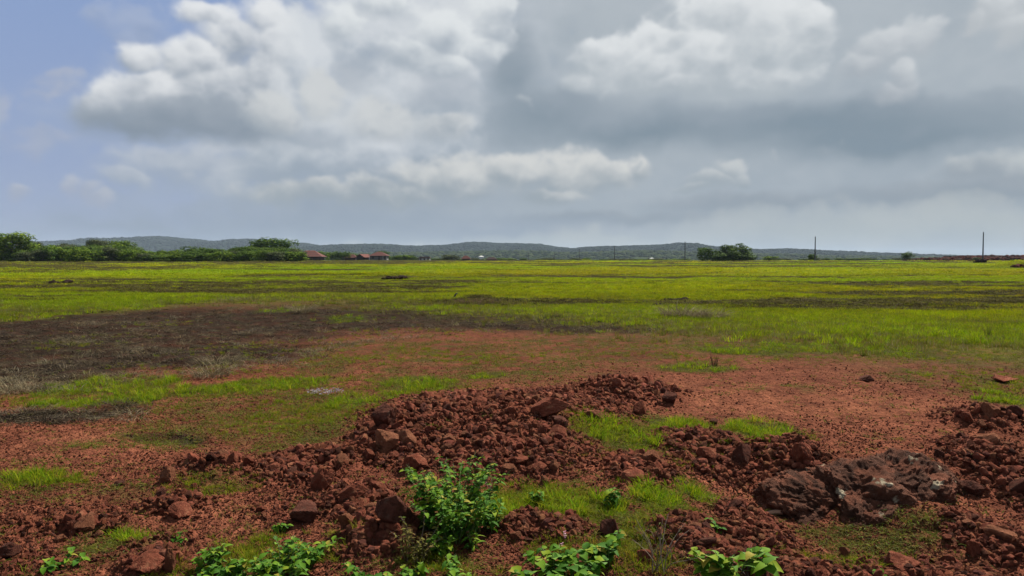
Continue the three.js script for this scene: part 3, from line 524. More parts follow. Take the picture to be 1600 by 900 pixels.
// ---------------------------------------------------------------- grasses
// a tuft of bent blades, unit height; vertex colours carry each blade's own tint
function tuftGeo(seed, blades, spread, lean, width, segs, tints, flat = 0) {
  const r = rng(seed), P = [], C = [], I = [];
  for (let b = 0; b < blades; b++) {
    const a = r() * 6.2832, d = spread * Math.sqrt(r()), bx = Math.cos(a) * d, bz = Math.sin(a) * d, t = a + (r() - 0.5) * 2.2, L = 0.45 + 0.55 * r(), bend = lean * (0.35 + 0.9 * r()), w = width * (0.7 + 0.6 * r()), f = r() * 3.14;
    const c = tints[Math.floor(r() * tints.length)], k = 0.8 + 0.4 * r(), o = P.length / 3, sx = Math.cos(f), sz = Math.sin(f);
    for (let i = 0; i <= segs; i++) {
      const s = i / segs, out = bend * s * s * L, y = L * (s - 0.45 * bend * s * s) * (1 - flat), x = bx + Math.cos(t) * out, z = bz + Math.sin(t) * out, h = w * (1 - s * s) * 0.5;
      if (i < segs) { P.push(x - sx * h, y, z - sz * h, x + sx * h, y, z + sz * h); C.push(c[0] * k, c[1] * k, c[2] * k, c[0] * k, c[1] * k, c[2] * k); } else { P.push(x, y, z); C.push(c[0] * k, c[1] * k, c[2] * k); }
    }
    for (let i = 0; i < segs - 1; i++) { const q = o + i * 2; I.push(q, q + 1, q + 2, q + 1, q + 3, q + 2); }
    I.push(o + segs * 2 - 2, o + segs * 2 - 1, o + segs * 2);
  }
  const g = new THREE.BufferGeometry(); g.setAttribute('position', new THREE.Float32BufferAttribute(P, 3)); g.setAttribute('color', new THREE.Float32BufferAttribute(C, 3)); g.setIndex(I); g.computeVertexNormals(); return g;
}
const bladeMat = new THREE.MeshPhysicalMaterial({ vertexColors: true, roughness: 0.9, transmission: 0.45, thickness: 0, side: THREE.DoubleSide, specularIntensity: 0.08 });
const strawMat = new THREE.MeshPhysicalMaterial({ vertexColors: true, roughness: 0.95, transmission: 0.15, thickness: 0, side: THREE.DoubleSide, specularIntensity: 0.08 });
const GREEN = [[0.17, 0.27, 0.006], [0.11, 0.21, 0.006], [0.25, 0.31, 0.008], [0.30, 0.30, 0.016]], LIME = [[0.26, 0.335, 0.005], [0.195, 0.285, 0.005], [0.34, 0.36, 0.009]], OLIVE = [[0.115, 0.13, 0.010], [0.15, 0.13, 0.02], [0.09, 0.115, 0.010], [0.15, 0.10, 0.03]],
  STRAW = [[0.22, 0.17, 0.095], [0.17, 0.13, 0.072], [0.11, 0.085, 0.046], [0.18, 0.15, 0.095]], CHAR = [[0.030, 0.021, 0.014], [0.055, 0.040, 0.025], [0.085, 0.065, 0.040], [0.020, 0.015, 0.010]];
const lushTuft = [0, 1, 2, 3].map((i) => tuftGeo(10 + i, 26, 0.55, 0.9, 0.055, 3, GREEN)), fieldTuft = [0, 1, 2].map((i) => tuftGeo(30 + i, 34, 0.9, 0.6, 0.06, 2, LIME)), farTuft = [0, 1, 2].map((i) => tuftGeo(40 + i, 30, 1.3, 0.7, 0.12, 2, LIME));
const sprig = [0, 1, 2].map((i) => tuftGeo(50 + i, 9, 0.5, 1.3, 0.11, 2, OLIVE)), deadTuft = [0, 1, 2, 3].map((i) => tuftGeo(60 + i, 24, 0.7, 1.7, 0.035, 4, STRAW, 0.15)), charTuft = [0, 1, 2, 3].map((i) => tuftGeo(70 + i, 22, 1.0, 1.6, 0.06, 3, CHAR, 0.3)), brownTuft = [0, 1].map((i) => tuftGeo(80 + i, 26, 1.2, 0.8, 0.10, 2, [[0.055, 0.045, 0.014], [0.085, 0.075, 0.016], [0.042, 0.03, 0.016]]));
const clearOf = (x, z) => !stoneSpots.some(([a, b, q]) => q > 0.06 && Math.abs(a - x) < q && Math.abs(b - z) < q);
function tuft(r, x, z, s, tall, geos, tint) {
  const y = height(x, z) - 0.006; return { kind: Math.floor(r() * geos), p: new THREE.Vector3(x, y, z), s: new THREE.Vector3(s, tall, s), ry: r() * 6.28, rx: (r() - 0.5) * 0.3, rz: (r() - 0.5) * 0.3, c: tint };
}
const shade = (r, a, b) => { const k = lerp(a, b, r()); return new THREE.Color().setRGB(k * (0.9 + 0.2 * r()), k, k * (0.85 + 0.3 * r())); };
const fieldTint = (r, c, k) => r() < 0.13 ? shade(r, 0.3, 0.6) : shade(r, 0.7, 1.2).multiply(new THREE.Color().setRGB(lerp(1.18, 0.60, k) * (1 + 0.45 * c.hue), lerp(1.12, 0.42, k), 1));
{
  let r = rng(501);
  scatter('short_grass', lushTuft, bladeMat, 60000, 'short bright green grass in patches on the red soil', 'grass', () => {
    const D = 1 / lerp(1 / 3.6, 1 / 26, r()), x = (r() - 0.5) * 1.6 * D, w = within(LUSH, x + 0.2 * noise3(x * 2, 1, D * 2), -D + 0.3 * noise3(x * 2, 9, D * 1.5), 0.35);
    if (r() > w * w * clamp(0.5 + 1.1 * noise3(x * 3, 4, D * 3) + 0.8 * noise3(x * 8, 2, D * 8), 0.03) || !clearOf(x, -D)) return null;
    const s = (0.035 + 0.075 * r() * w) * (0.8 + D * 0.035); return tuft(r, x, -D, s, s * (0.7 + 0.9 * r()), 4, shade(r, 0.75, 1.15));
  });
  r = rng(511);
  scatter('meadow_grass', lushTuft, bladeMat, 150000, 'loose tufts of green and olive grass and weeds over the red soil', 'grass', () => {
    const D = 1 / lerp(1 / 3.5, 1 / 22, r()), x = (r() - 0.5) * 1.6 * D, c = noise3(x * 1.1, 7, D * 1.1) + 0.8 * noise3(x * 3.2, 5, D * 3.2) + 0.5 * noise3(x * 9, 5, D * 9), w = within(MEADOW, x, -D, 0.45) * clamp(0.34 + c * 1.1) * (1 - 0.25 * within(BURNT, x, -D, 0.3));
    if (r() > w || !clearOf(x, -D)) return null;
    const s = (0.022 + 0.05 * r() * r()) * (0.85 + D * 0.04), k = r(); return tuft(r, x, -D, s, s * (0.7 + 0.8 * r()), 4, shade(r, 0.5, 0.95).multiply(new THREE.Color().setRGB(1 + 0.25 * k, 1 - 0.1 * k, 1 + k)));
  });
  r = rng(502);
  scatter('thin_grass', sprig, bladeMat, 190000, 'thin olive sprigs of grass scattered over the red soil', 'grass', () => {
    const D = 1 / lerp(1 / 3.4, 1 / 24, r()), x = (r() - 0.5) * 1.6 * D, c = noise3(x * 1.3, 3, D * 1.3) + 0.6 * noise3(x * 4, 3, D * 4), w = Math.max(within(SPARSE, x, -D, 0.6) * clamp(0.45 + c * 1.9, 0.03, 1), 0.02 + 0.3 * clamp(c * 2.2 - 0.35), within(LUSH, x, -D, 0.6) * 0.5);
    if (r() > w * (1 - 0.8 * within(RUBBLE, x, -D, 0.3)) || !clearOf(x, -D)) return null;
    const s = (0.024 + 0.034 * r()) * (0.85 + D * 0.045); return tuft(r, x, -D, s, s * (0.6 + 0.5 * r()), 3, shade(r, 0.7, 1.2));
  });
  r = rng(503);
  scatter('burnt_grass', charTuft, strawMat, 60000, 'matted dark dead grass over the burnt ground', 'grass', () => {
    const D = 1 / lerp(1 / 7, 1 / 34, r()), x = (r() - 0.5) * 1.6 * D, c = noise3(x * 0.7, 8, D * 0.7), w = within(BURNT, x, -D, 0.4) * clamp(0.42 + 1.1 * c + 0.7 * noise3(x * 2.5, 4, D * 2.5));
    if (r() > w) return null;
    const s = (0.06 + 0.10 * r()) * (0.8 + D * 0.02); return tuft(r, x, -D, s, s * (0.35 + 0.9 * r() * r()), 4, shade(r, 0.5, 1.6));
  });
  r = rng(504);
  scatter('dry_grass', deadTuft, strawMat, 42000, 'pale dry grass lying in wisps between burnt ground and green', 'grass', () => {
    const D = 1 / lerp(1 / 7, 1 / 32, r()), x = (r() - 0.5) * 1.6 * D, c = noise3(x * 0.55 + 4, 2, D * 0.4) + 0.5 * noise3(x * 2, 6, D * 2), b = within(BURNT, x, -D, 0.6), e = Math.exp(-(((D - fieldEdge(x) + 1) / 2.2) ** 2));
    const w = Math.max(b * sstep(0.12, 0.5, c) * 0.7, e * (0.28 + 0.7 * clamp(c)), 4 * b * (1 - b) * 0.3 * clamp(0.3 + c));
    if (r() > w) return null;
    const s = (0.10 + 0.14 * r()) * (0.8 + D * 0.012); return tuft(r, x, -D, s, s * (0.6 + 0.6 * r()), 4, shade(r, 0.55, 1.05));
  });
  r = rng(505);
  scatter('field_grass', fieldTuft, bladeMat, 90000, 'knee-high yellow-green grass of the open field, nearer part', 'grass', () => {
    const D = 1 / lerp(1 / 14, 1 / 80, r()), x = (r() - 0.5) * 1.55 * D, c = cover(x, -D);
    if (r() > c.field * c.field * (0.95 - 0.88 * c.brown)) return null;
    const k = clamp(0.42 + c.f1 * 0.9 + c.f2 * 0.8 + 0.55 * noise3(x * 0.6, 2, D * 0.45)), s = (0.12 + 0.12 * r()) * (0.7 + D * 0.016); return tuft(r, x, -D, s, (0.06 + 0.12 * r()) * (1.35 - 0.8 * k), 3, fieldTint(r, c, k));
  });
  r = rng(506);
  scatter('far_field_grass', farTuft, bladeMat, 110000, 'yellow-green grass of the open field, far part', 'grass', () => {
    const D = 1 / lerp(1 / 70, 1 / 330, r()), x = (r() - 0.5) * 1.55 * D, c = cover(x, -D);
    if (r() > 0.95 - 0.9 * c.brown - c.red) return null;
    const k = clamp(0.42 + c.f1 * 0.9 + c.f2 * 0.8), s = (0.3 + 0.3 * r()) * (0.6 + D * 0.006); return tuft(r, x, -D, s, (0.06 + 0.11 * r()) * (1.1 - 0.4 * k), 3, fieldTint(r, c, k));
  });
  r = rng(507);
  scatter('brown_field_grass', brownTuft, strawMat, 60000, 'brown and olive sedge in the damp hollows of the field', 'grass', () => {
    const D = 1 / lerp(1 / 18, 1 / 330, r()), x = (r() - 0.5) * 1.55 * D, c = cover(x, -D);
    if (r() > c.field * (0.08 + 0.9 * c.brown)) return null;
    const s = (0.14 + 0.14 * r()) * (0.7 + D * 0.012); return tuft(r, x, -D, s, 0.03 + 0.06 * r(), 2, shade(r, 0.75, 1.25));
  });
}
{
  const r = rng(508), tufts = [0, 1, 2].map((i) => tuftGeo(90 + i, 20, 0.6, 0.55, 0.05, 3, OLIVE)).concat([0, 1].map((i) => tuftGeo(95 + i, 18, 0.6, 0.7, 0.045, 3, STRAW.concat(OLIVE))));
  scatter('fringe_grass', tufts, bladeMat, 110000, 'sparse upright olive-brown grass fringing the green field', 'grass', () => {
    const D = 1 / lerp(1 / 11, 1 / 34, r()), x = (r() - 0.5) * 1.6 * D, e = D - fieldEdge(x), c = noise3(x * 0.9, 8, D * 0.9) + 0.6 * noise3(x * 3, 3, D * 3), w = sstep(-6.5, -0.5, e) * sstep(5, 0.5, e) * clamp(0.65 + c) + sstep(-8, -5, e) * sstep(2, 0, e) * 0.5 * clamp(c * 1.5);
    if (r() > w * (1 - 0.6 * within(BURNT, x, -D, 0.3))) return null;
    const s = (0.05 + 0.06 * r()) * (0.8 + D * 0.02); return tuft(r, x, -D, s, s * (0.8 + 1.0 * r()), 5, shade(r, 0.8, 1.5));
  });
}
// single straw-coloured tussocks that can be told apart
function tussock(px, py, w, h, seed, label, mat = strawMat, tints = STRAW, blades = 260, lean = 1.5) {
  const v = sight(px, py), d = -v.z, H = h / FOCAL * d * 1.5, W = w / FOCAL * d * 0.62;
  const g = tuftGeo(seed, blades, W / H, lean, 0.02, 4, tints), m = new THREE.Mesh(g, mat); m.position.set(v.x, v.y - 0.01, v.z); m.scale.setScalar(H); add(m, 'grass_tussock'); tag(m, label, 'grass tussock', 'grass tussocks');
}
tussock(1068, 496, 56, 28, 201, 'largest pale straw tussock at the near edge of the green field');
tussock(1104, 498, 48, 24, 202, 'straw tussock immediately right of the largest one');
tussock(975, 490, 40, 10, 203, 'low straw tussock left of the largest one, by the field edge');
tussock(330, 588, 46, 26, 204, 'wispy grey-tan tussock leaning over the burnt ground');
tussock(210, 592, 70, 16, 205, 'broad grey dry tussock at the left above the green strip');
tussock(475, 488, 26, 16, 206, 'tan tussock beside a small green patch on burnt ground');
tussock(340, 568, 50, 20, 207, 'dry tussock hanging over a dark hollow in the burnt ground');
tussock(40, 610, 60, 20, 208, 'grey dry tussock near the left picture edge');
tussock(745, 474, 54, 12, 209, 'reddish-brown dry tussock on the small mound at the field edge', strawMat, [[0.14, 0.07, 0.05], [0.2, 0.13, 0.09], [0.1, 0.06, 0.045]]);
tussock(380, 470, 60, 10, 210, 'grey dry grass bank at the far edge of the burnt ground');
tussock(1280, 470, 60, 6, 211, 'grey straw strip in the green at right centre');
tussock(1480, 474, 100, 7, 212, 'long grey straw strip in the green near the right edge');
tussock(1116, 572, 8, 18, 213, 'dark upright tuft standing alone on the soil right of centre', strawMat, CHAR, 40, 0.25);
tussock(1543, 530, 8, 18, 214, 'dark upright tuft at the far right near the grass edge', strawMat, CHAR, 40, 0.25);
tussock(1350, 556, 8, 16, 215, 'olive upright tuft in the yellow-green strip', bladeMat, OLIVE, 40, 0.3);

// ---------------------------------------------------------------- leafy herbs of the foreground
// an ovate, folded and drooping leaf of unit length along +x, blade up
function leafGeo(seed, wide, droop, fold, heart) {
  const r = rng(seed), P = [], I = [], N = 7;
  for (let i = 0; i <= N; i++) {
    const s = i / N, w = wide * Math.pow(Math.sin(Math.PI * Math.pow(s * 0.97 + 0.015, heart ? 0.62 : 0.8)), 0.9) * (1 + 0.06 * Math.sin(i * 2.4 + seed)), y = -droop * s * s + 0.08 * s, x = s * (1 - droop * 0.2 * s);
    P.push(x, y + fold * w + 0.015 * (r() - 0.5), -w, x, y, 0, x, y + fold * w + 0.015 * (r() - 0.5), w);
    if (i < N) { const q = i * 3; I.push(q, q + 1, q + 3, q + 1, q + 4, q + 3, q + 1, q + 2, q + 4, q + 2, q + 5, q + 4); }
  }
  const g = new THREE.BufferGeometry(); g.setAttribute('position', new THREE.Float32BufferAttribute(P, 3)); g.setIndex(I); g.computeVertexNormals(); return g;
}
const ovate = [0, 1, 2, 3].map((i) => leafGeo(i, 0.27 + 0.03 * i, 0.25 + 0.12 * i, 0.35, false)), broad = [0, 1, 2, 3].map((i) => leafGeo(9 + i, 0.38, 0.25 + 0.1 * i, 0.25, true)), narrow = [0, 1].map((i) => leafGeo(19 + i, 0.12, 0.5, 0.3, false));
const leafMat = [[0.042, 0.125, 0.006], [0.075, 0.175, 0.007], [0.125, 0.23, 0.008], [0.20, 0.27, 0.012], [0.29, 0.24, 0.03]].map(([a, b, c]) => new THREE.MeshPhysicalMaterial({ color: new THREE.Color().setRGB(a, b, c), roughness: 0.8, transmission: 0.42, thickness: 0, side: THREE.DoubleSide, specularIntensity: 0.15 }));
const dryLeafMat = [[0.14, 0.13, 0.025], [0.11, 0.09, 0.02], [0.15, 0.09, 0.03], [0.08, 0.11, 0.015]].map(([a, b, c]) => new THREE.MeshPhysicalMaterial({ color: new THREE.Color().setRGB(a, b, c), roughness: 0.85, transmission: 0.35, thickness: 0, side: THREE.DoubleSide, specularIntensity: 0.1 }));
const stemMat = new THREE.MeshStandardMaterial({ color: new THREE.Color().setRGB(0.10, 0.13, 0.035), roughness: 0.8 }), woodMat = new THREE.MeshStandardMaterial({ color: new THREE.Color().setRGB(0.14, 0.10, 0.07), roughness: 0.9 }), darkWoodMat = new THREE.MeshStandardMaterial({ color: new THREE.Color().setRGB(0.035, 0.025, 0.02), roughness: 0.9 });
const V3 = (x, y, z) => new THREE.Vector3(x, y, z);
function stalk(points, r0, r1, sides = 5) {
  const c = new THREE.CatmullRomCurve3(points), n = points.length * 3, g = new THREE.TubeGeometry(c, n, 1, sides, false), p = g.attributes.position, q = V3(0, 0, 0);
  for (let i = 0; i <= n; i++) { c.getPointAt(i / n, q); const k = lerp(r0, r1, i / n); for (let j = 0; j <= sides; j++) { const a = i * (sides + 1) + j; p.setXYZ(a, q.x + (p.getX(a) - q.x) * k, q.y + (p.getY(a) - q.y) * k, q.z + (p.getZ(a) - q.z) * k); } }
  g.computeVertexNormals(); return g;
}
function herb(name, px, py, o, label) {
  const v = sight(px, py), r = rng(o.seed), t = add(new THREE.Group(), name); t.position.copy(v); tag(t, label, 'plant', 'leafy herbs in the foreground');
  let count = 0;
  const rest = [], mats = o.mats ?? leafMat;
  for (let s = 0; s < o.stems; s++) {
    const a = r() * 6.28, d = o.spread * Math.sqrt(r()) * 0.45, lean = o.spread * (0.2 + 0.5 * r()), H = o.height * (0.55 + 0.45 * r()) * (1 - 0.35 * d / (o.spread + 1e-3)), bx = Math.cos(a) * d, bz = Math.sin(a) * d, ox = (o.leanX ?? 0);
    const pts = [0, 0.35, 0.7, 1].map((k) => V3(bx + (Math.cos(a) * lean + ox) * k * k + (r() - 0.5) * 0.02, H * k * (1 - 0.1 * k) - 0.01, bz + Math.sin(a) * lean * k * k + (r() - 0.5) * 0.02));
    const gy = height(v.x + bx, v.z + bz) - v.y; for (const p of pts) p.y += gy;
    part('stem', stalk(pts, o.thick ?? 0.0035, 0.0014), o.wood ?? stemMat, t);
    const c = new THREE.CatmullRomCurve3(pts), n = o.nodes;
    for (let k = 0; k < n; k++) {
      const u = lerp(o.from ?? 0.2, 1, (k + 0.5 * r()) / n), p = c.getPointAt(Math.min(u, 1)), turn = k * 1.57 + r() * 0.8;
      for (let side = 0; side < (o.whorl ?? 2); side++) {
        const L = o.leaf * (0.6 + 0.55 * r()) * (u > 0.92 ? 0.7 : 1), m = new THREE.Mesh(o.shape[Math.floor(r() * o.shape.length)], mats[Math.min(mats.length - 1, Math.floor(r() * r() * mats.length + (u > 0.75 ? 1 : 0) * r() * 1.6))]);
        m.position.copy(p); m.rotation.set((r() - 0.5) * 0.8, turn + side * 6.2832 / (o.whorl ?? 2) + (r() - 0.5) * 0.5, 0.25 + (r() - 0.6) * 0.8, 'YZX'); m.scale.setScalar(L); m.name = 'leaf';
        if (count < 290) { t.add(m); count++; } else { m.updateMatrix(); rest.push(m); }
      }
    }
  }
  if (rest.length) {
    const by = new Map(); for (const m of rest) { if (!by.has(m.material)) by.set(m.material, []); by.get(m.material).push(m.geometry.clone().applyMatrix4(m.matrix)); }
    for (const [mat, gs] of by) { const m = part('leaf_mass', mergeGeometries(gs), mat, t); m.userData.kind = 'stuff'; }
  }
  return t;
}
herb('leafy_herb', 712, 838, { seed: 1, stems: 60, height: 0.52, spread: 0.33, leaf: 0.046, nodes: 11, shape: ovate, from: 0.12 }, 'largest leafy green herb, a dense clump in the foreground centre');
herb('leafy_herb', 660, 828, { seed: 2, stems: 9, height: 0.40, spread: 0.10, leaf: 0.055, nodes: 8, shape: ovate }, 'narrow leafy herb leaning against the blackish rock');
herb('leafy_herb', 770, 830, { seed: 3, stems: 8, height: 0.30, spread: 0.12, leaf: 0.05, nodes: 7, shape: ovate }, 'yellowish side clump at the right of the largest herb');
herb('leafy_herb', 446, 905, { seed: 4, stems: 22, height: 0.20, spread: 0.24, leaf: 0.048, nodes: 8, shape: ovate }, 'low bright herb at the bottom edge, right of the pair on the left');
herb('leafy_herb', 330, 905, { seed: 5, stems: 16, height: 0.19, spread: 0.22, leaf: 0.046, nodes: 8, shape: ovate }, 'low bright herb at the bottom edge, leftmost');
herb('leafy_herb', 392, 915, { seed: 6, stems: 12, height: 0.12, spread: 0.18, leaf: 0.055, nodes: 4, shape: ovate }, 'lowest herb between the two bottom-edge clumps');
herb('leafy_herb', 485, 870, { seed: 7, stems: 10, height: 0.11, spread: 0.16, leaf: 0.045, nodes: 5, shape: ovate }, 'small herb trailing up behind the bottom-edge clump');
herb('broad_leaf_herb', 880, 915, { seed: 8, stems: 13, height: 0.22, spread: 0.28, leaf: 0.066, nodes: 7, shape: broad, from: 0.3 }, 'broad-leaved plant at the bottom edge right of centre');
herb('broad_leaf_herb', 945, 880, { seed: 9, stems: 6, height: 0.22, spread: 0.12, leaf: 0.066, nodes: 7, shape: broad, from: 0.3 }, 'upright broad-leaved sprig with large pointed leaves');
herb('broad_leaf_herb', 1140, 920, { seed: 10, stems: 8, height: 0.27, spread: 0.22, leaf: 0.078, nodes: 6, shape: broad, from: 0.35, mats: leafMat.slice(1), wood: darkWoodMat, leanX: 0.03 }, 'light green large-leaved plant with dark stems at the bottom edge');
herb('broad_leaf_herb', 1196, 905, { seed: 11, stems: 4, height: 0.19, spread: 0.12, leaf: 0.10, nodes: 3, shape: broad, from: 0.5, mats: leafMat.slice(1), wood: darkWoodMat }, 'two-leaved light green sprig right of the large-leaved plant');
herb('yellowing_herb', 648, 872, { seed: 12, stems: 14, height: 0.27, spread: 0.18, leaf: 0.032, nodes: 9, shape: narrow.concat(ovate[0]), mats: dryLeafMat, wood: woodMat, thick: 0.002 }, 'straggly yellowing herb in front of the blackish rock');
herb('leafy_sprig', 838, 786, { seed: 13, stems: 3, height: 0.17, spread: 0.05, leaf: 0.045, nodes: 6, shape: ovate }, 'small upright sprig behind the bright grass');
herb('leafy_sprig', 955, 792, { seed: 14, stems: 4, height: 0.20, spread: 0.05, leaf: 0.05, nodes: 7, shape: ovate }, 'dark upright sprig at the right of the bright grass');
herb('leafy_sprig', 645, 752, { seed: 15, stems: 3, height: 0.12, spread: 0.05, leaf: 0.045, nodes: 5, shape: ovate }, 'tiny sprig just below the brick-red squared rock');
herb('leafy_sprig', 1118, 832, { seed: 16, stems: 3, height: 0.13, spread: 0.06, leaf: 0.05, nodes: 5, shape: ovate }, 'dark little sprig above the large-leaved plant');
herb('leafy_sprig', 274, 848, { seed: 17, stems: 3, height: 0.05, spread: 0.07, leaf: 0.045, nodes: 3, shape: ovate }, 'tiny two-leaf seedling on bare soil above the left herbs');
herb('leafy_sprig', 440, 828, { seed: 18, stems: 3, height: 0.10, spread: 0.04, leaf: 0.04, nodes: 5, shape: ovate }, 'small sprig beside the low dark slab');
herb('leafy_sprig', 575, 786, { seed: 19, stems: 3, height: 0.07, spread: 0.07, leaf: 0.045, nodes: 3, shape: ovate }, 'seedling between the flat red block and the blackish rock');
herb('leafy_sprig', 692, 868, { seed: 20, stems: 4, height: 0.17, spread: 0.06, leaf: 0.05, nodes: 7, shape: ovate }, 'slim sprig at the front left foot of the largest herb');
herb('leafy_sprig', 745, 860, { seed: 21, stems: 4, height: 0.18, spread: 0.08, leaf: 0.06, nodes: 5, shape: narrow }, 'pale narrow-leaved sprig in front of the largest herb');
herb('leafy_sprig', 715, 905, { seed: 22, stems: 6, height: 0.13, spread: 0.12, leaf: 0.055, nodes: 4, shape: ovate }, 'bright sprig at the bottom edge below the largest herb');
herb('leafy_sprig', 580, 905, { seed: 23, stems: 6, height: 0.10, spread: 0.16, leaf: 0.05, nodes: 4, shape: ovate }, 'low sprig at the bottom edge below the blackish rock');
herb('leafy_sprig', 1540, 912, { seed: 24, stems: 4, height: 0.07, spread: 0.12, leaf: 0.09, nodes: 2, shape: broad }, 'light green leaf rosette at the bottom right corner');
herb('leafy_sprig', 1380, 912, { seed: 25, stems: 3, height: 0.06, spread: 0.06, leaf: 0.08, nodes: 2, shape: broad }, 'small round-leaved rosette at the bottom edge under the outcrop');
herb('leafy_sprig', 100, 890, { seed: 26, stems: 5, height: 0.10, spread: 0.12, leaf: 0.05, nodes: 4, shape: ovate }, 'small herb among rubble near the bottom left corner');
herb('leafy_sprig', 648, 905, { seed: 27, stems: 5, height: 0.11, spread: 0.10, leaf: 0.05, nodes: 4, shape: ovate }, 'sprig at the bottom edge under the yellowing herb');

// ---------------------------------------------------------------- dry twigs, flowers
function twigBush(px, py, n, H, spread, seed, mat, label) {
  const v = sight(px, py), r = rng(seed), t = add(new THREE.Group(), 'dry_twig_bush'); t.position.copy(v); tag(t, label, 'dry plant');
  for (let i = 0; i < n; i++) {
    const a = r() * 6.28, l = spread * (0.3 + 0.7 * r()), h = H * (0.4 + 0.6 * r()), p = [V3((r() - 0.5) * 0.08, -0.02, (r() - 0.5) * 0.08), V3(Math.cos(a) * l * 0.3, h * 0.45, Math.sin(a) * l * 0.3), V3(Math.cos(a) * l * 0.7 + (r() - 0.5) * 0.03, h * 0.8, Math.sin(a) * l * 0.7), V3(Math.cos(a) * l, h, Math.sin(a) * l)];
    const m = part('twig', stalk(p, 0.003, 0.001, 4), mat, t);
    for (let k = 0; k < 2; k++) { const q = p[1 + k], e = V3(q.x + (r() - 0.5) * 0.12, q.y + 0.05 + 0.06 * r(), q.z + (r() - 0.5) * 0.12); part('side_twig', stalk([q.clone(), q.clone().lerp(e, 0.5).add(V3(0.005, 0.01, 0)), e], 0.0015, 0.0006, 4), mat, m); }
  }
}
twigBush(1030, 895, 9, 0.26, 0.22, 31, woodMat, 'dead brown twigs standing among grass at the bottom edge, right of centre');
twigBush(1165, 905, 4, 0.30, 0.22, 32, darkWoodMat, 'few dark bare branches crossing the large-leaved plant');
twigBush(770, 770, 4, 0.10, 0.12, 33, woodMat, 'short broken twigs in front of a dark hollow behind the herb');
{
  const pink = new THREE.MeshPhysicalMaterial({ color: new THREE.Color().setRGB(0.42, 0.16, 0.28), roughness: 0.7, transmission: 0.3, thickness: 0, side: THREE.DoubleSide }), lilac = new THREE.MeshPhysicalMaterial({ color: new THREE.Color().setRGB(0.26, 0.21, 0.26), roughness: 0.7, transmission: 0.3, thickness: 0, side: THREE.DoubleSide });
  const flower = (px, py, H, seed, label) => {
    const v = sight(px, py), r = rng(seed), t = add(new THREE.Group(), 'pink_flower'); t.position.copy(v); tag(t, label, 'flower', 'pink flowers in the foreground');
    part('stem', stalk([V3(0, 0, 0), V3(0.006, H * 0.5, 0), V3(0, H, 0.006)], 0.0018, 0.0012, 4), stemMat, t);
    for (let i = 0; i < 9; i++) { const m = part('petal', ovate[i % 4], pink, t); m.position.set(0, H - 0.035 * (i / 9), 0.004); m.rotation.set(0, i * 2.4 + r(), 0.5 - i * 0.08, 'YZX'); m.scale.setScalar(0.013); }
  };
  flower(882, 850, 0.07, 1, 'upper small pink flower between rubble and the broad-leaved plant');
  flower(878, 866, 0.06, 2, 'lower small pink flower just above the broad-leaved plant');
  const r = rng(77);
  scatter('lilac_flowers', [ovate[0], ovate[2]], lilac, 200, 'low patch of tiny lilac-grey flowers on the green strip', 'flowers', () => {
    const c = sight(508, 616), a = r() * 6.28, d = Math.sqrt(r()), x = c.x + Math.cos(a) * d * (c.z < -7 ? 0.22 : 0.16), z = c.z + Math.sin(a) * d * 0.18, s = 0.010 + 0.010 * r();
    return { kind: r() < 0.5 ? 0 : 1, p: V3(x, height(x, z) + 0.02 + 0.03 * r(), z), s: V3(s, s, s), rx: r(), ry: r() * 6.28, rz: r() };
  });
}
// ---------------------------------------------------------------- the two sun-bleached root ends beside the outcrop
[[1206, 790, 0.9, 'bleached crooked root end standing left of the outcrop'], [1216, 806, 2.0, 'pale root lying below the crooked one, left of the outcrop']].forEach(([px, py, turn, label], i) => {
  const v = sight(px, py), m = new THREE.Mesh(stalk(i ? [V3(-0.1, 0.01, 0), V3(0, 0.035, 0.02), V3(0.10, 0.005, 0.03)] : [V3(-0.06, 0.15, 0), V3(-0.03, 0.09, 0), V3(0.01, 0.03, 0.01), V3(0.06, -0.02, 0.02)], 0.016, 0.022, 7), new THREE.MeshStandardMaterial({ color: new THREE.Color().setRGB(0.26, 0.15, 0.09), roughness: 0.9 }));
  m.position.copy(v); add(m, 'bleached_root'); tag(m, label, 'root');
});

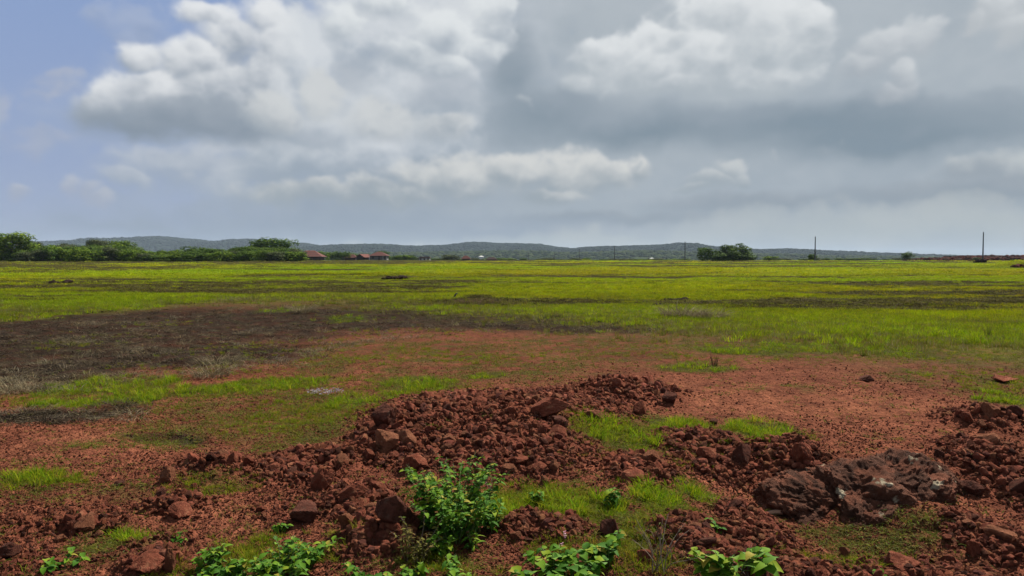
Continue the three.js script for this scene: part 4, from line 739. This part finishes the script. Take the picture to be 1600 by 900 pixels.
// ---------------------------------------------------------------- trees and bushes at the far side of the field
// crown of many leaf clusters spread through a set of lobes, unit size (about 1 wide, 1 high); lobes = [x, y, z, radius]
function crownGeo(seed, lobes, leaves, size, tones) {
  const r = rng(seed), P = [], C = [], N = [], total = lobes.reduce((s, l) => s + l[3] * l[3], 0);
  for (const [cx, cy, cz, R] of lobes) {
    const n = Math.round(leaves * R * R / total), tint = 0.8 + 0.4 * r();
    for (let i = 0; i < n; i++) {
      const z = r() * 2 - 1, a = r() * 6.2832, q = Math.sqrt(1 - z * z), d = R * (0.55 + 0.45 * Math.sqrt(r())) * (1 + 0.3 * noise3(q * Math.cos(a) * 2.2 + cx * 9, z * 2.2 + seed, q * Math.sin(a) * 2.2));
      const x = cx + q * Math.cos(a) * d, y = cy + z * d * 0.85, w = cz + q * Math.sin(a) * d;
      if (y < 0.02) continue;
      const nx = q * Math.cos(a) + (r() - 0.5) * 1.4, ny = z + 0.5 + (r() - 0.5) * 1.2, nz = q * Math.sin(a) + (r() - 0.5) * 1.4, n3 = V3(nx, ny, nz).normalize(), u = V3(r() - 0.5, r() - 0.5, r() - 0.5).cross(n3).normalize(), v = n3.clone().cross(u), s = size * (0.6 + 0.8 * r());
      const c = tones[Math.floor(r() * tones.length)], k = tint * (0.6 + 0.7 * r());
      const at = [[-1, 0], [0, -0.55], [1, 0], [0, 0.55]].map(([e, f]) => [x + (u.x * e + v.x * f) * s, y + (u.y * e + v.y * f) * s, w + (u.z * e + v.z * f) * s]);
      for (const j of [0, 1, 2, 0, 2, 3]) { P.push(...at[j]); C.push(c[0] * k, c[1] * k, c[2] * k); N.push(n3.x, n3.y, n3.z); }
    }
  }
  const at97 = (v) => v.sort((a, b) => a - b)[Math.floor(v.length * 0.975)], wide = at97(P.filter((_, i) => i % 3 === 0).map(Math.abs)), tall = at97(P.filter((_, i) => i % 3 === 1));
  for (let i = 0; i < P.length; i += 3) { P[i] *= 0.48 / wide; P[i + 2] *= 0.48 / wide; P[i + 1] *= 0.97 / tall; }
  const g = new THREE.BufferGeometry(); g.setAttribute('position', new THREE.Float32BufferAttribute(P, 3)); g.setAttribute('normal', new THREE.Float32BufferAttribute(N, 3)); g.setAttribute('color', new THREE.Float32BufferAttribute(C, 3)); return g;
}
const crownMat = new THREE.MeshPhysicalMaterial({ vertexColors: true, roughness: 0.8, transmission: 0.3, thickness: 0, side: THREE.DoubleSide, specularIntensity: 0.1 }), barkMat = new THREE.MeshStandardMaterial({ color: new THREE.Color().setRGB(0.09, 0.07, 0.055), roughness: 0.95 });
const DEEP = [[0.028, 0.065, 0.006], [0.055, 0.105, 0.008], [0.09, 0.145, 0.010]], FRESH = [[0.05, 0.105, 0.007], [0.10, 0.165, 0.009], [0.15, 0.205, 0.012]], DULL = [[0.06, 0.08, 0.03], [0.09, 0.10, 0.035], [0.05, 0.07, 0.025]];
function lobesFor(seed, n, flat) {
  const r = rng(seed), L = [[0, 0.55, 0, 0.30]];
  for (let i = 0; i < n; i++) { const a = r() * 6.28, d = 0.32 * Math.sqrt(r()) * (flat ? 1.1 : 0.9), y = 0.24 + (0.52 - 0.5 * d) * r() * (flat ? 0.9 : 1.1) + 0.12; L.push([Math.cos(a) * d, Math.min(y, 0.86 - 0.5 * d), Math.sin(a) * d, 0.11 + 0.10 * r()]); }
  return L;
}
const bushCrown = [DEEP, FRESH, DULL].map((t, k) => [0, 1, 2, 3].map((i) => crownGeo(300 + k * 10 + i, lobesFor(400 + k * 10 + i, 15, true).flatMap(([x, y, z, R], j) => j % 2 ? [[x, y, z, R]] : [[x, y, z, R], [x * 1.25, y * 0.4, z * 1.25, R * 0.9]]), 2200, 0.034, t)));
const treeCrown = [DEEP, FRESH, DULL].map((t, k) => [0, 1, 2].map((i) => crownGeo(330 + k * 10 + i, lobesFor(430 + k * 10 + i, 18, false), 3000, 0.026, t)));
const domeCrown = crownGeo(371, (() => { const r = rng(5), L = []; for (let i = 0; i < 26; i++) { const a = i * 0.7, d = 0.30 + 0.12 * r(); L.push([Math.cos(a) * d, 0.10 + 0.30 * r(), Math.sin(a) * d, 0.11 + 0.05 * r()]); } for (let i = 0; i < 34; i++) { const a = r() * 6.28, d = Math.sqrt(r()) * 0.36; L.push([Math.cos(a) * d, 0.06 + 0.74 * r() * Math.sqrt(1 - d * d * 4.6), Math.sin(a) * d, 0.10 + 0.06 * r()]); } return L; })(), 12000, 0.023, DEEP);
const trunkGeo = (() => {
  const gs = [stalk([V3(0, -0.05, 0), V3(0.01, 0.2, 0), V3(-0.01, 0.45, 0.01), V3(0.01, 0.7, 0)], 0.035, 0.012, 6)];
  for (let i = 0; i < 4; i++) { const a = i * 1.7; gs.push(stalk([V3(0, 0.24 + 0.06 * i, 0), V3(Math.cos(a) * 0.14, 0.4 + 0.06 * i, Math.sin(a) * 0.14), V3(Math.cos(a) * 0.27, 0.52 + 0.06 * i, Math.sin(a) * 0.27)], 0.016, 0.005, 5)); }
  return mergeGeometries(gs.map((g) => g.toNonIndexed()));
})();
// [bearing px, distance, width px, top py]: a tree whose foot is on the ground there
function tree(name, px, D, wpx, top, crown, turn, label, group, category) {
  const v = ahead(px, D), t = add(new THREE.Group(), name), y = EYE + (404 - top) / FOCAL * D, H = y - v.y, W = wpx / FOCAL * D; t.position.copy(v); t.rotation.y = turn; t.scale.set(W, H * 1.03, W);
  tag(t, label, category ?? 'tree', group); part('trunk', trunkGeo, barkMat, t); part('crown', crown, crownMat, t); return t;
}
const edge = 'trees and bushes along the far edge of the field';
tree('broad_tree', 1146, 250, 62, 384, domeCrown, 0.3, 'wide dark dome-shaped tree standing in the open right of centre', edge);
tree('small_tree', 1101, 252, 30, 387, bushCrown[0][0], 1.0, 'narrower dark tree just left of the wide dome-shaped tree', edge);
tree('low_bush', 1124, 248, 24, 397, bushCrown[0][1], 0.4, 'low bush filling the gap between the dome-shaped tree and its neighbour', edge, 'bush');
tree('low_bush', 1203, 270, 26, 400, bushCrown[1][0], 1.2, 'low yellow-green bush right of the wide dome-shaped tree', edge, 'bush');
tree('low_bush', 1268, 262, 14, 397, bushCrown[0][2], 2.0, 'small dark bush at the foot of a utility pole, right of centre', edge, 'bush');
tree('low_bush', 1417, 280, 24, 394, bushCrown[0][3], 0.6, 'lone dark green bush left of the red bank', edge, 'bush');
tree('low_bush', 1526, 245, 16, 402, bushCrown[2][0], 0.6, 'olive bush on the red bank below the tallest pole', edge, 'bush');
tree('tall_tree', 20, 205, 66, 365, treeCrown[1][0], 0.2, 'tallest tree, a rounded green crown at the left picture edge', edge);
tree('tall_tree', -8, 208, 60, 380, treeCrown[0][1], 2.2, 'tree cut by the left picture edge below the tallest one', edge);
tree('tall_tree', 57, 215, 26, 378, treeCrown[2][0], 1.2, 'dull grey-green tree right of the tallest tree', edge);
tree('flat_topped_tree', 158, 232, 40, 375, treeCrown[2][1], 0.8, 'thin grey-green tree with a flat open crown above the bushes', edge);
tree('tall_tree', 196, 226, 46, 377, treeCrown[1][1], 2.8, 'lighter tree with a leafy point in front of the left hill', edge);
tree('tall_tree', 308, 222, 44, 386, treeCrown[0][2], 0.1, 'round dark tree standing out of the hedge row', edge);
tree('tall_tree', 429, 235, 64, 374, treeCrown[0][0], 1.6, 'large dark spreading tree left of the tiled houses', edge);
tree('tall_tree', 402, 228, 40, 386, treeCrown[1][2], 0.5, 'lighter tree against the left side of the large spreading tree', edge);
tree('tall_tree', 105, 236, 30, 381, treeCrown[2][2], 2.5, 'grey-green tree top between tallest tree and flat-crowned tree', edge);
tree('tall_tree', 596, 372, 26, 392, treeCrown[0][1], 1.0, 'dark tree right behind the pale-walled tiled house', edge);
tree('tall_tree', 536, 330, 20, 393, treeCrown[0][2], 2.0, 'small dark tree between the two groups of tiled houses', edge);
tree('low_bush', 705, 352, 30, 398, bushCrown[2][2], 2.0, 'grey-green bush beside the small red-roofed hut', edge, 'bush');
{ // the hedge-like row: bushes that only their place tells apart
  const r = rng(88), profile = [[-20, 390], [40, 389], [70, 384], [150, 384], [205, 386], [225, 393], [280, 392], [350, 390], [395, 387], [450, 388], [475, 391], [540, 396], [640, 399]];
  const topAt = (px) => { for (let i = 1; i < profile.length; i++) if (px <= profile[i][0]) return lerp(profile[i - 1][1], profile[i][1], (px - profile[i - 1][0]) / (profile[i][0] - profile[i - 1][0])); return 399; };
  for (let px = -14, n = 1; px < 470; px += 8 + 5 * r(), n++) tree('hedge_bush', px, 196 + 10 * r(), 24 + 18 * r(), topAt(px) + 2 + 5 * r(), bushCrown[r() < 0.62 ? 1 : r() < 0.6 ? 0 : 2][Math.floor(r() * 4)], r() * 6.28, `front bush of the left hedge row, ${ordinal(n)} from the left picture edge`, 'front bushes of the left hedge row', 'bush');
  for (let px = -10, n = 1; px < 470; px += 11 + 8 * r(), n++) tree('hedge_tree', px, 214 + 14 * r(), 30 + 18 * r(), topAt(px) - 1.5 + 2.5 * r(), (r() < 0.5 ? treeCrown : bushCrown)[r() < 0.45 ? 1 : r() < 0.7 ? 0 : 2][Math.floor(r() * 3)], r() * 6.28, `back tree of the left hedge row, ${ordinal(n)} from the left picture edge`, 'back trees of the left hedge row');
  for (let px = 505, n = 1; px < 655; px += 8 + 6 * r(), n++) tree('garden_bush', px, 368 + 20 * r(), 16 + 10 * r(), topAt(px) + 2 * r() + (px > 555 && px < 615 ? 1 : -1), bushCrown[r() < 0.5 ? 1 : 0][Math.floor(r() * 4)], r() * 6.28, `green bush close behind the tiled houses, ${ordinal(n)} from the left`, 'bushes behind the tiled houses', 'bush');
  for (let px = 655, n = 1; px < 1080; px += 9 + 9 * r(), n++) tree('far_bush', px, 400 + 60 * r(), 12 + 14 * r(), 402.5 + 3 * r(), bushCrown[Math.floor(r() * 3)][Math.floor(r() * 4)], r() * 6.28, `low bush on the middle horizon, ${ordinal(n)} right of the white building`, 'low bushes along the middle horizon', 'bush');
  for (let px = 1215, n = 1; px < 1440; px += 13 + 14 * r(), n++) tree('far_bush', px, 330 + 50 * r(), 14 + 12 * r(), 402.5 + 2 * r(), bushCrown[r() < 0.5 ? 2 : 0][Math.floor(r() * 4)], r() * 6.28, `low bush on the right horizon, ${ordinal(n)} right of the yellow-green bush`, 'low bushes along the right horizon', 'bush');
}
// ---------------------------------------------------------------- tiled houses
const tileMat = [[0.105, 0.030, 0.020], [0.080, 0.024, 0.018], [0.025, 0.02, 0.017]].map(([a, b, c]) => new THREE.MeshStandardMaterial({ color: new THREE.Color().setRGB(a, b, c), roughness: 1 }));
const wallMat = { pale: [0.13, 0.12, 0.10], mud: [0.05, 0.024, 0.018], white: [0.5, 0.5, 0.47], dark: [0.03, 0.025, 0.022], wood: [0.06, 0.045, 0.035] };
for (const k in wallMat) wallMat[k] = new THREE.MeshStandardMaterial({ color: new THREE.Color().setRGB(...wallMat[k]), roughness: 0.9 });
// hipped roof of courses of tiles; W x L eaves, ridge length, height
function hipCourses(W, L, ridge, H, courses) {
  const gs = [];
  for (let i = 0; i < courses; i++) {
    const t0 = i / courses, t1 = (i + 1) / courses, lift = 0.07, ring = (t, up) => { const w = lerp(W / 2, ridge / 2, t), l = lerp(L / 2, 0.02, t), y = H * t + up; return [[-w, y, l], [w, y, l], [w, y, -l], [-w, y, -l]]; };
    const a = ring(t0, lift), b = ring(t1, 0), c = ring(t0, 0), P = [];
    for (let k = 0; k < 4; k++) { const n = (k + 1) % 4; P.push(...a[k], ...a[n], ...b[n], ...a[k], ...b[n], ...b[k], ...c[k], ...c[n], ...a[n], ...c[k], ...a[n], ...a[k]); }
    const g = new THREE.BufferGeometry(); g.setAttribute('position', new THREE.Float32BufferAttribute(P, 3)); g.computeVertexNormals(); gs.push(g);
  }
  return gs;
}
function box(w, h, d, x, y, z) { return new THREE.BoxGeometry(w, h, d).translate(x, y, z); }
function house(px, D, o, label) {
  const v = ahead(px, D), t = add(new THREE.Group(), o.name ?? 'tiled_house'); t.position.set(v.x, v.y - 0.1, v.z); t.rotation.y = o.turn ?? 0; tag(t, label, 'house', 'houses at the far edge of the field');
  const { W, L, eaves, H, ridge } = o, wi = W * 0.84, li = L * 0.8;
  part('wall', box(wi, eaves, li, 0, eaves / 2, 0), wallMat[o.wall], t);
  const roof = new THREE.Group(); roof.name = 'roof'; roof.position.y = eaves - 0.12; t.add(roof);
  if (o.gable) {
    const s = new THREE.Shape(); s.moveTo(-W / 2, 0); s.lineTo(0, H); s.lineTo(W / 2, 0); s.lineTo(W / 2 - 0.15, -0.05); s.lineTo(0, H - 0.2); s.lineTo(-W / 2 + 0.15, -0.05);
    part('tile_slope', new THREE.ExtrudeGeometry(s, { depth: L, bevelEnabled: false }).translate(0, 0, -L / 2), tileMat[o.tile ?? 0], roof);
    const q = new THREE.Shape(); q.moveTo(-wi / 2, 0); q.lineTo(wi / 2, 0); q.lineTo(0, H * 0.86); part('gable', new THREE.ExtrudeGeometry(q, { depth: li, bevelEnabled: false }).translate(0, eaves - 0.01, -li / 2), wallMat[o.wall], t);
  } else hipCourses(W, L, ridge, H, o.courses ?? 9).forEach((g, i) => part('tile_course', g, tileMat[(i * 7 % 3 === 0) ? 1 : (o.tile ?? 0)], roof));
  const f = li / 2 + 0.02;
  if (o.door !== undefined) part('door', box(0.9, eaves * 0.86, 0.06, o.door, eaves * 0.43, f), wallMat.wood, t);
  for (const x of o.windows ?? []) { const w = part('window', box(0.9, 0.9, 0.06, x, eaves * 0.58, f), wallMat.dark, t); part('frame', box(1.1, 0.08, 0.1, x, eaves * 0.58 + 0.5, f), wallMat.wood, w); }
  for (const x of o.posts ?? []) part('post', new THREE.CylinderGeometry(0.11, 0.11, eaves, 8).translate(x, eaves / 2, L / 2 - 0.2), wallMat[o.postMat ?? 'wood'], t);
}
house(485, 330, { W: 12.6, L: 9, eaves: 1.7, H: 2.75, ridge: 3.6, wall: 'mud', door: 0, windows: [-3, 3], posts: [-5.4, -2, 2, 5.4] }, 'largest house, with a broad hipped red tile roof low over the field');
house(549, 345, { W: 5.6, L: 5, eaves: 1.5, H: 1.5, ridge: 2.6, wall: 'mud', door: 1 }, 'small red-roofed shed at the left of the house group');
house(569, 340, { W: 5.4, L: 6, eaves: 1.6, H: 1.5, ridge: 2, wall: 'dark', gable: true, turn: -0.5 }, 'dark gabled shed with one red roof slope in the house group');
house(593, 335, { W: 8.6, L: 7.5, eaves: 2.2, H: 1.8, ridge: 1.6, wall: 'pale', door: 0.4, windows: [-2.3, 2.4], posts: [2.2, 3.8, -3.8], postMat: 'white' }, 'pale-walled house with a hipped roof and white porch posts');
house(664, 410, { name: 'long_building', W: 6.6, L: 6, eaves: 2.0, H: 0.7, ridge: 5, wall: 'white', tile: 2, windows: [-2, 0, 2] }, 'long low white building half hidden by bushes, centre left');
house(728, 360, { W: 4.8, L: 4.5, eaves: 1.2, H: 1.5, ridge: 1.2, wall: 'mud', door: 0 }, 'small isolated hut with a red hipped roof, left of centre');
house(768, 380, { name: 'thatched_shed', W: 5.8, L: 5, eaves: 0.9, H: 1.2, ridge: 2.2, wall: 'dark', tile: 2 }, 'dark roofed low shed right of the small red hut');
{ // houses on the foothill, a few pixels each
  const r = rng(19), wall = new THREE.MeshStandardMaterial({ color: new THREE.Color().setRGB(0.42, 0.41, 0.38), roughness: 0.9 });
  let n = 0;
  for (const px of [640, 752, 763, 796, 812, 818, 824, 862, 884, 1002, 1010, 1018]) {
    n++;
    const D = 1550 + 350 * r(), x = (px - 800) / FOCAL * D, t = add(new THREE.Group(), 'far_house'); t.position.set(x, footHeight(x, -D) + 3, -D); t.rotation.y = r() * 1.5; t.scale.setScalar(1.1 + 0.6 * r());
    tag(t, `tiny pale house among the foothill trees, ${ordinal(n)} from the left`, 'house', 'far houses on the foothill');
    part('wall', box(7, 6.5, 6, 0, 0, 0), wall, t); hipCourses(8.4, 7.2, 2.5, 2, 1).forEach((g) => part('roof', g.translate(0, 3.2, 0), r() < 0.5 ? tileMat[0] : wall, t));
  }
}
// ---------------------------------------------------------------- utility poles
const poleMat = new THREE.MeshStandardMaterial({ color: new THREE.Color().setRGB(0.05, 0.05, 0.05), roughness: 0.8 }), ironMat = new THREE.MeshStandardMaterial({ color: new THREE.Color().setRGB(0.05, 0.05, 0.055), roughness: 0.6 }), potMat = new THREE.MeshStandardMaterial({ color: new THREE.Color().setRGB(0.35, 0.33, 0.3), roughness: 0.4 });
function pole(px, D, top, label) {
  const v = ahead(px, D), H = EYE + (404 - top) / FOCAL * D - v.y, t = add(new THREE.Group(), 'utility_pole'); t.position.set(v.x, v.y - 0.1, v.z); t.rotation.y = 1.1; tag(t, label, 'utility pole', 'utility poles of one line');
  part('shaft', new THREE.CylinderGeometry(0.14, 0.22, H, 10).translate(0, H / 2, 0), poleMat, t);
  const arm = part('cross_arm', box(1.1, 0.10, 0.10, 0, H - 0.9, 0.14), ironMat, t);
  for (const x of [-0.45, 0.45]) part('insulator', new THREE.CylinderGeometry(0.05, 0.07, 0.2, 8).translate(x, H - 0.75, 0.14), potMat, arm);
  part('insulator', new THREE.CylinderGeometry(0.05, 0.07, 0.22, 8).translate(0, H + 0.1, 0), potMat, t);
}
pole(1535, 237, 362, 'tallest utility pole, rising from the red bank near the right edge');
pole(1273, 256, 369, 'second tallest utility pole, right of the dome-shaped tree');
pole(1070, 287, 377, 'utility pole just left of the lone trees');
pole(960, 365, 384, 'utility pole fourth from the right, against the knobbed hill');
pole(905, 440, 388, 'utility pole fifth from the right, in the dip between hills');
pole(866, 520, 393, 'utility pole sixth from the right, small and faint');
pole(826, 600, 392, 'smallest utility pole, leftmost of the line');
pole(1013, 400, 399, 'short thin pole between two utility poles right of centre');
// ---------------------------------------------------------------- the small dark bird
{
  const v = sight(712, 469), t = add(new THREE.Group(), 'bird'); t.position.set(v.x, v.y + 0.13, v.z); tag(t, 'small black long-tailed bird perched above the field edge by the mound', 'bird');
  const black = new THREE.MeshStandardMaterial({ color: new THREE.Color().setRGB(0.015, 0.017, 0.02), roughness: 0.45 });
  // one continuous body: beak side to tail tip, as cross-sections [x, y, half height, half width]
  const S = [[0.075, 0.118, 0.003, 0.003], [0.058, 0.125, 0.016, 0.015], [0.040, 0.128, 0.024, 0.021], [0.022, 0.116, 0.024, 0.021], [0.010, 0.095, 0.034, 0.028], [-0.008, 0.070, 0.038, 0.032], [-0.030, 0.042, 0.034, 0.029], [-0.055, 0.018, 0.020, 0.020], [-0.085, -0.012, 0.008, 0.016], [-0.13, -0.05, 0.005, 0.018], [-0.185, -0.098, 0.004, 0.026], [-0.19, -0.104, 0.001, 0.004]];
  const P = [], I = [], n = 10;
  S.forEach(([x, y, h, w], i) => { for (let k = 0; k < n; k++) { const a = k / n * 6.2832; P.push(x - h * 0.6 * Math.sin(a) * (i > 2 && i < 8 ? 1 : 0.3), y + h * Math.sin(a), w * Math.cos(a)); if (i + 1 < S.length) { const b = i * n + k, c = i * n + (k + 1) % n; I.push(b, c, b + n, c, c + n, b + n); } } });
  const g = new THREE.BufferGeometry(); g.setAttribute('position', new THREE.Float32BufferAttribute(P, 3)); g.setIndex(I); g.computeVertexNormals(); part('body', g, black, t);
  part('beak', new THREE.ConeGeometry(0.007, 0.03, 6).rotateZ(-Math.PI / 2 - 0.15).translate(0.084, 0.119, 0), black, t);
  for (const s of [-1, 1]) { part('wing', new THREE.SphereGeometry(1, 10, 6).scale(0.075, 0.02, 0.006).rotateZ(0.85).translate(-0.025, 0.05, s * 0.03), black, t); part('leg', new THREE.CylinderGeometry(0.003, 0.003, 0.075, 5).translate(0.0, 0.012, s * 0.012), black, t); }
  const stick = new THREE.Mesh(stalk([V3(0, -0.03, 0), V3(0.01, 0.05, 0), V3(-0.005, 0.1, 0)], 0.012, 0.009, 6), darkWoodMat); stick.position.copy(v); add(stick, 'perch_stick'); tag(stick, 'short dark stick under the perched bird', 'stick');
}
scene.traverse((o) => { if (o.isMesh) { o.castShadow = true; o.receiveShadow = true; } });
renderer.render(scene, camera);
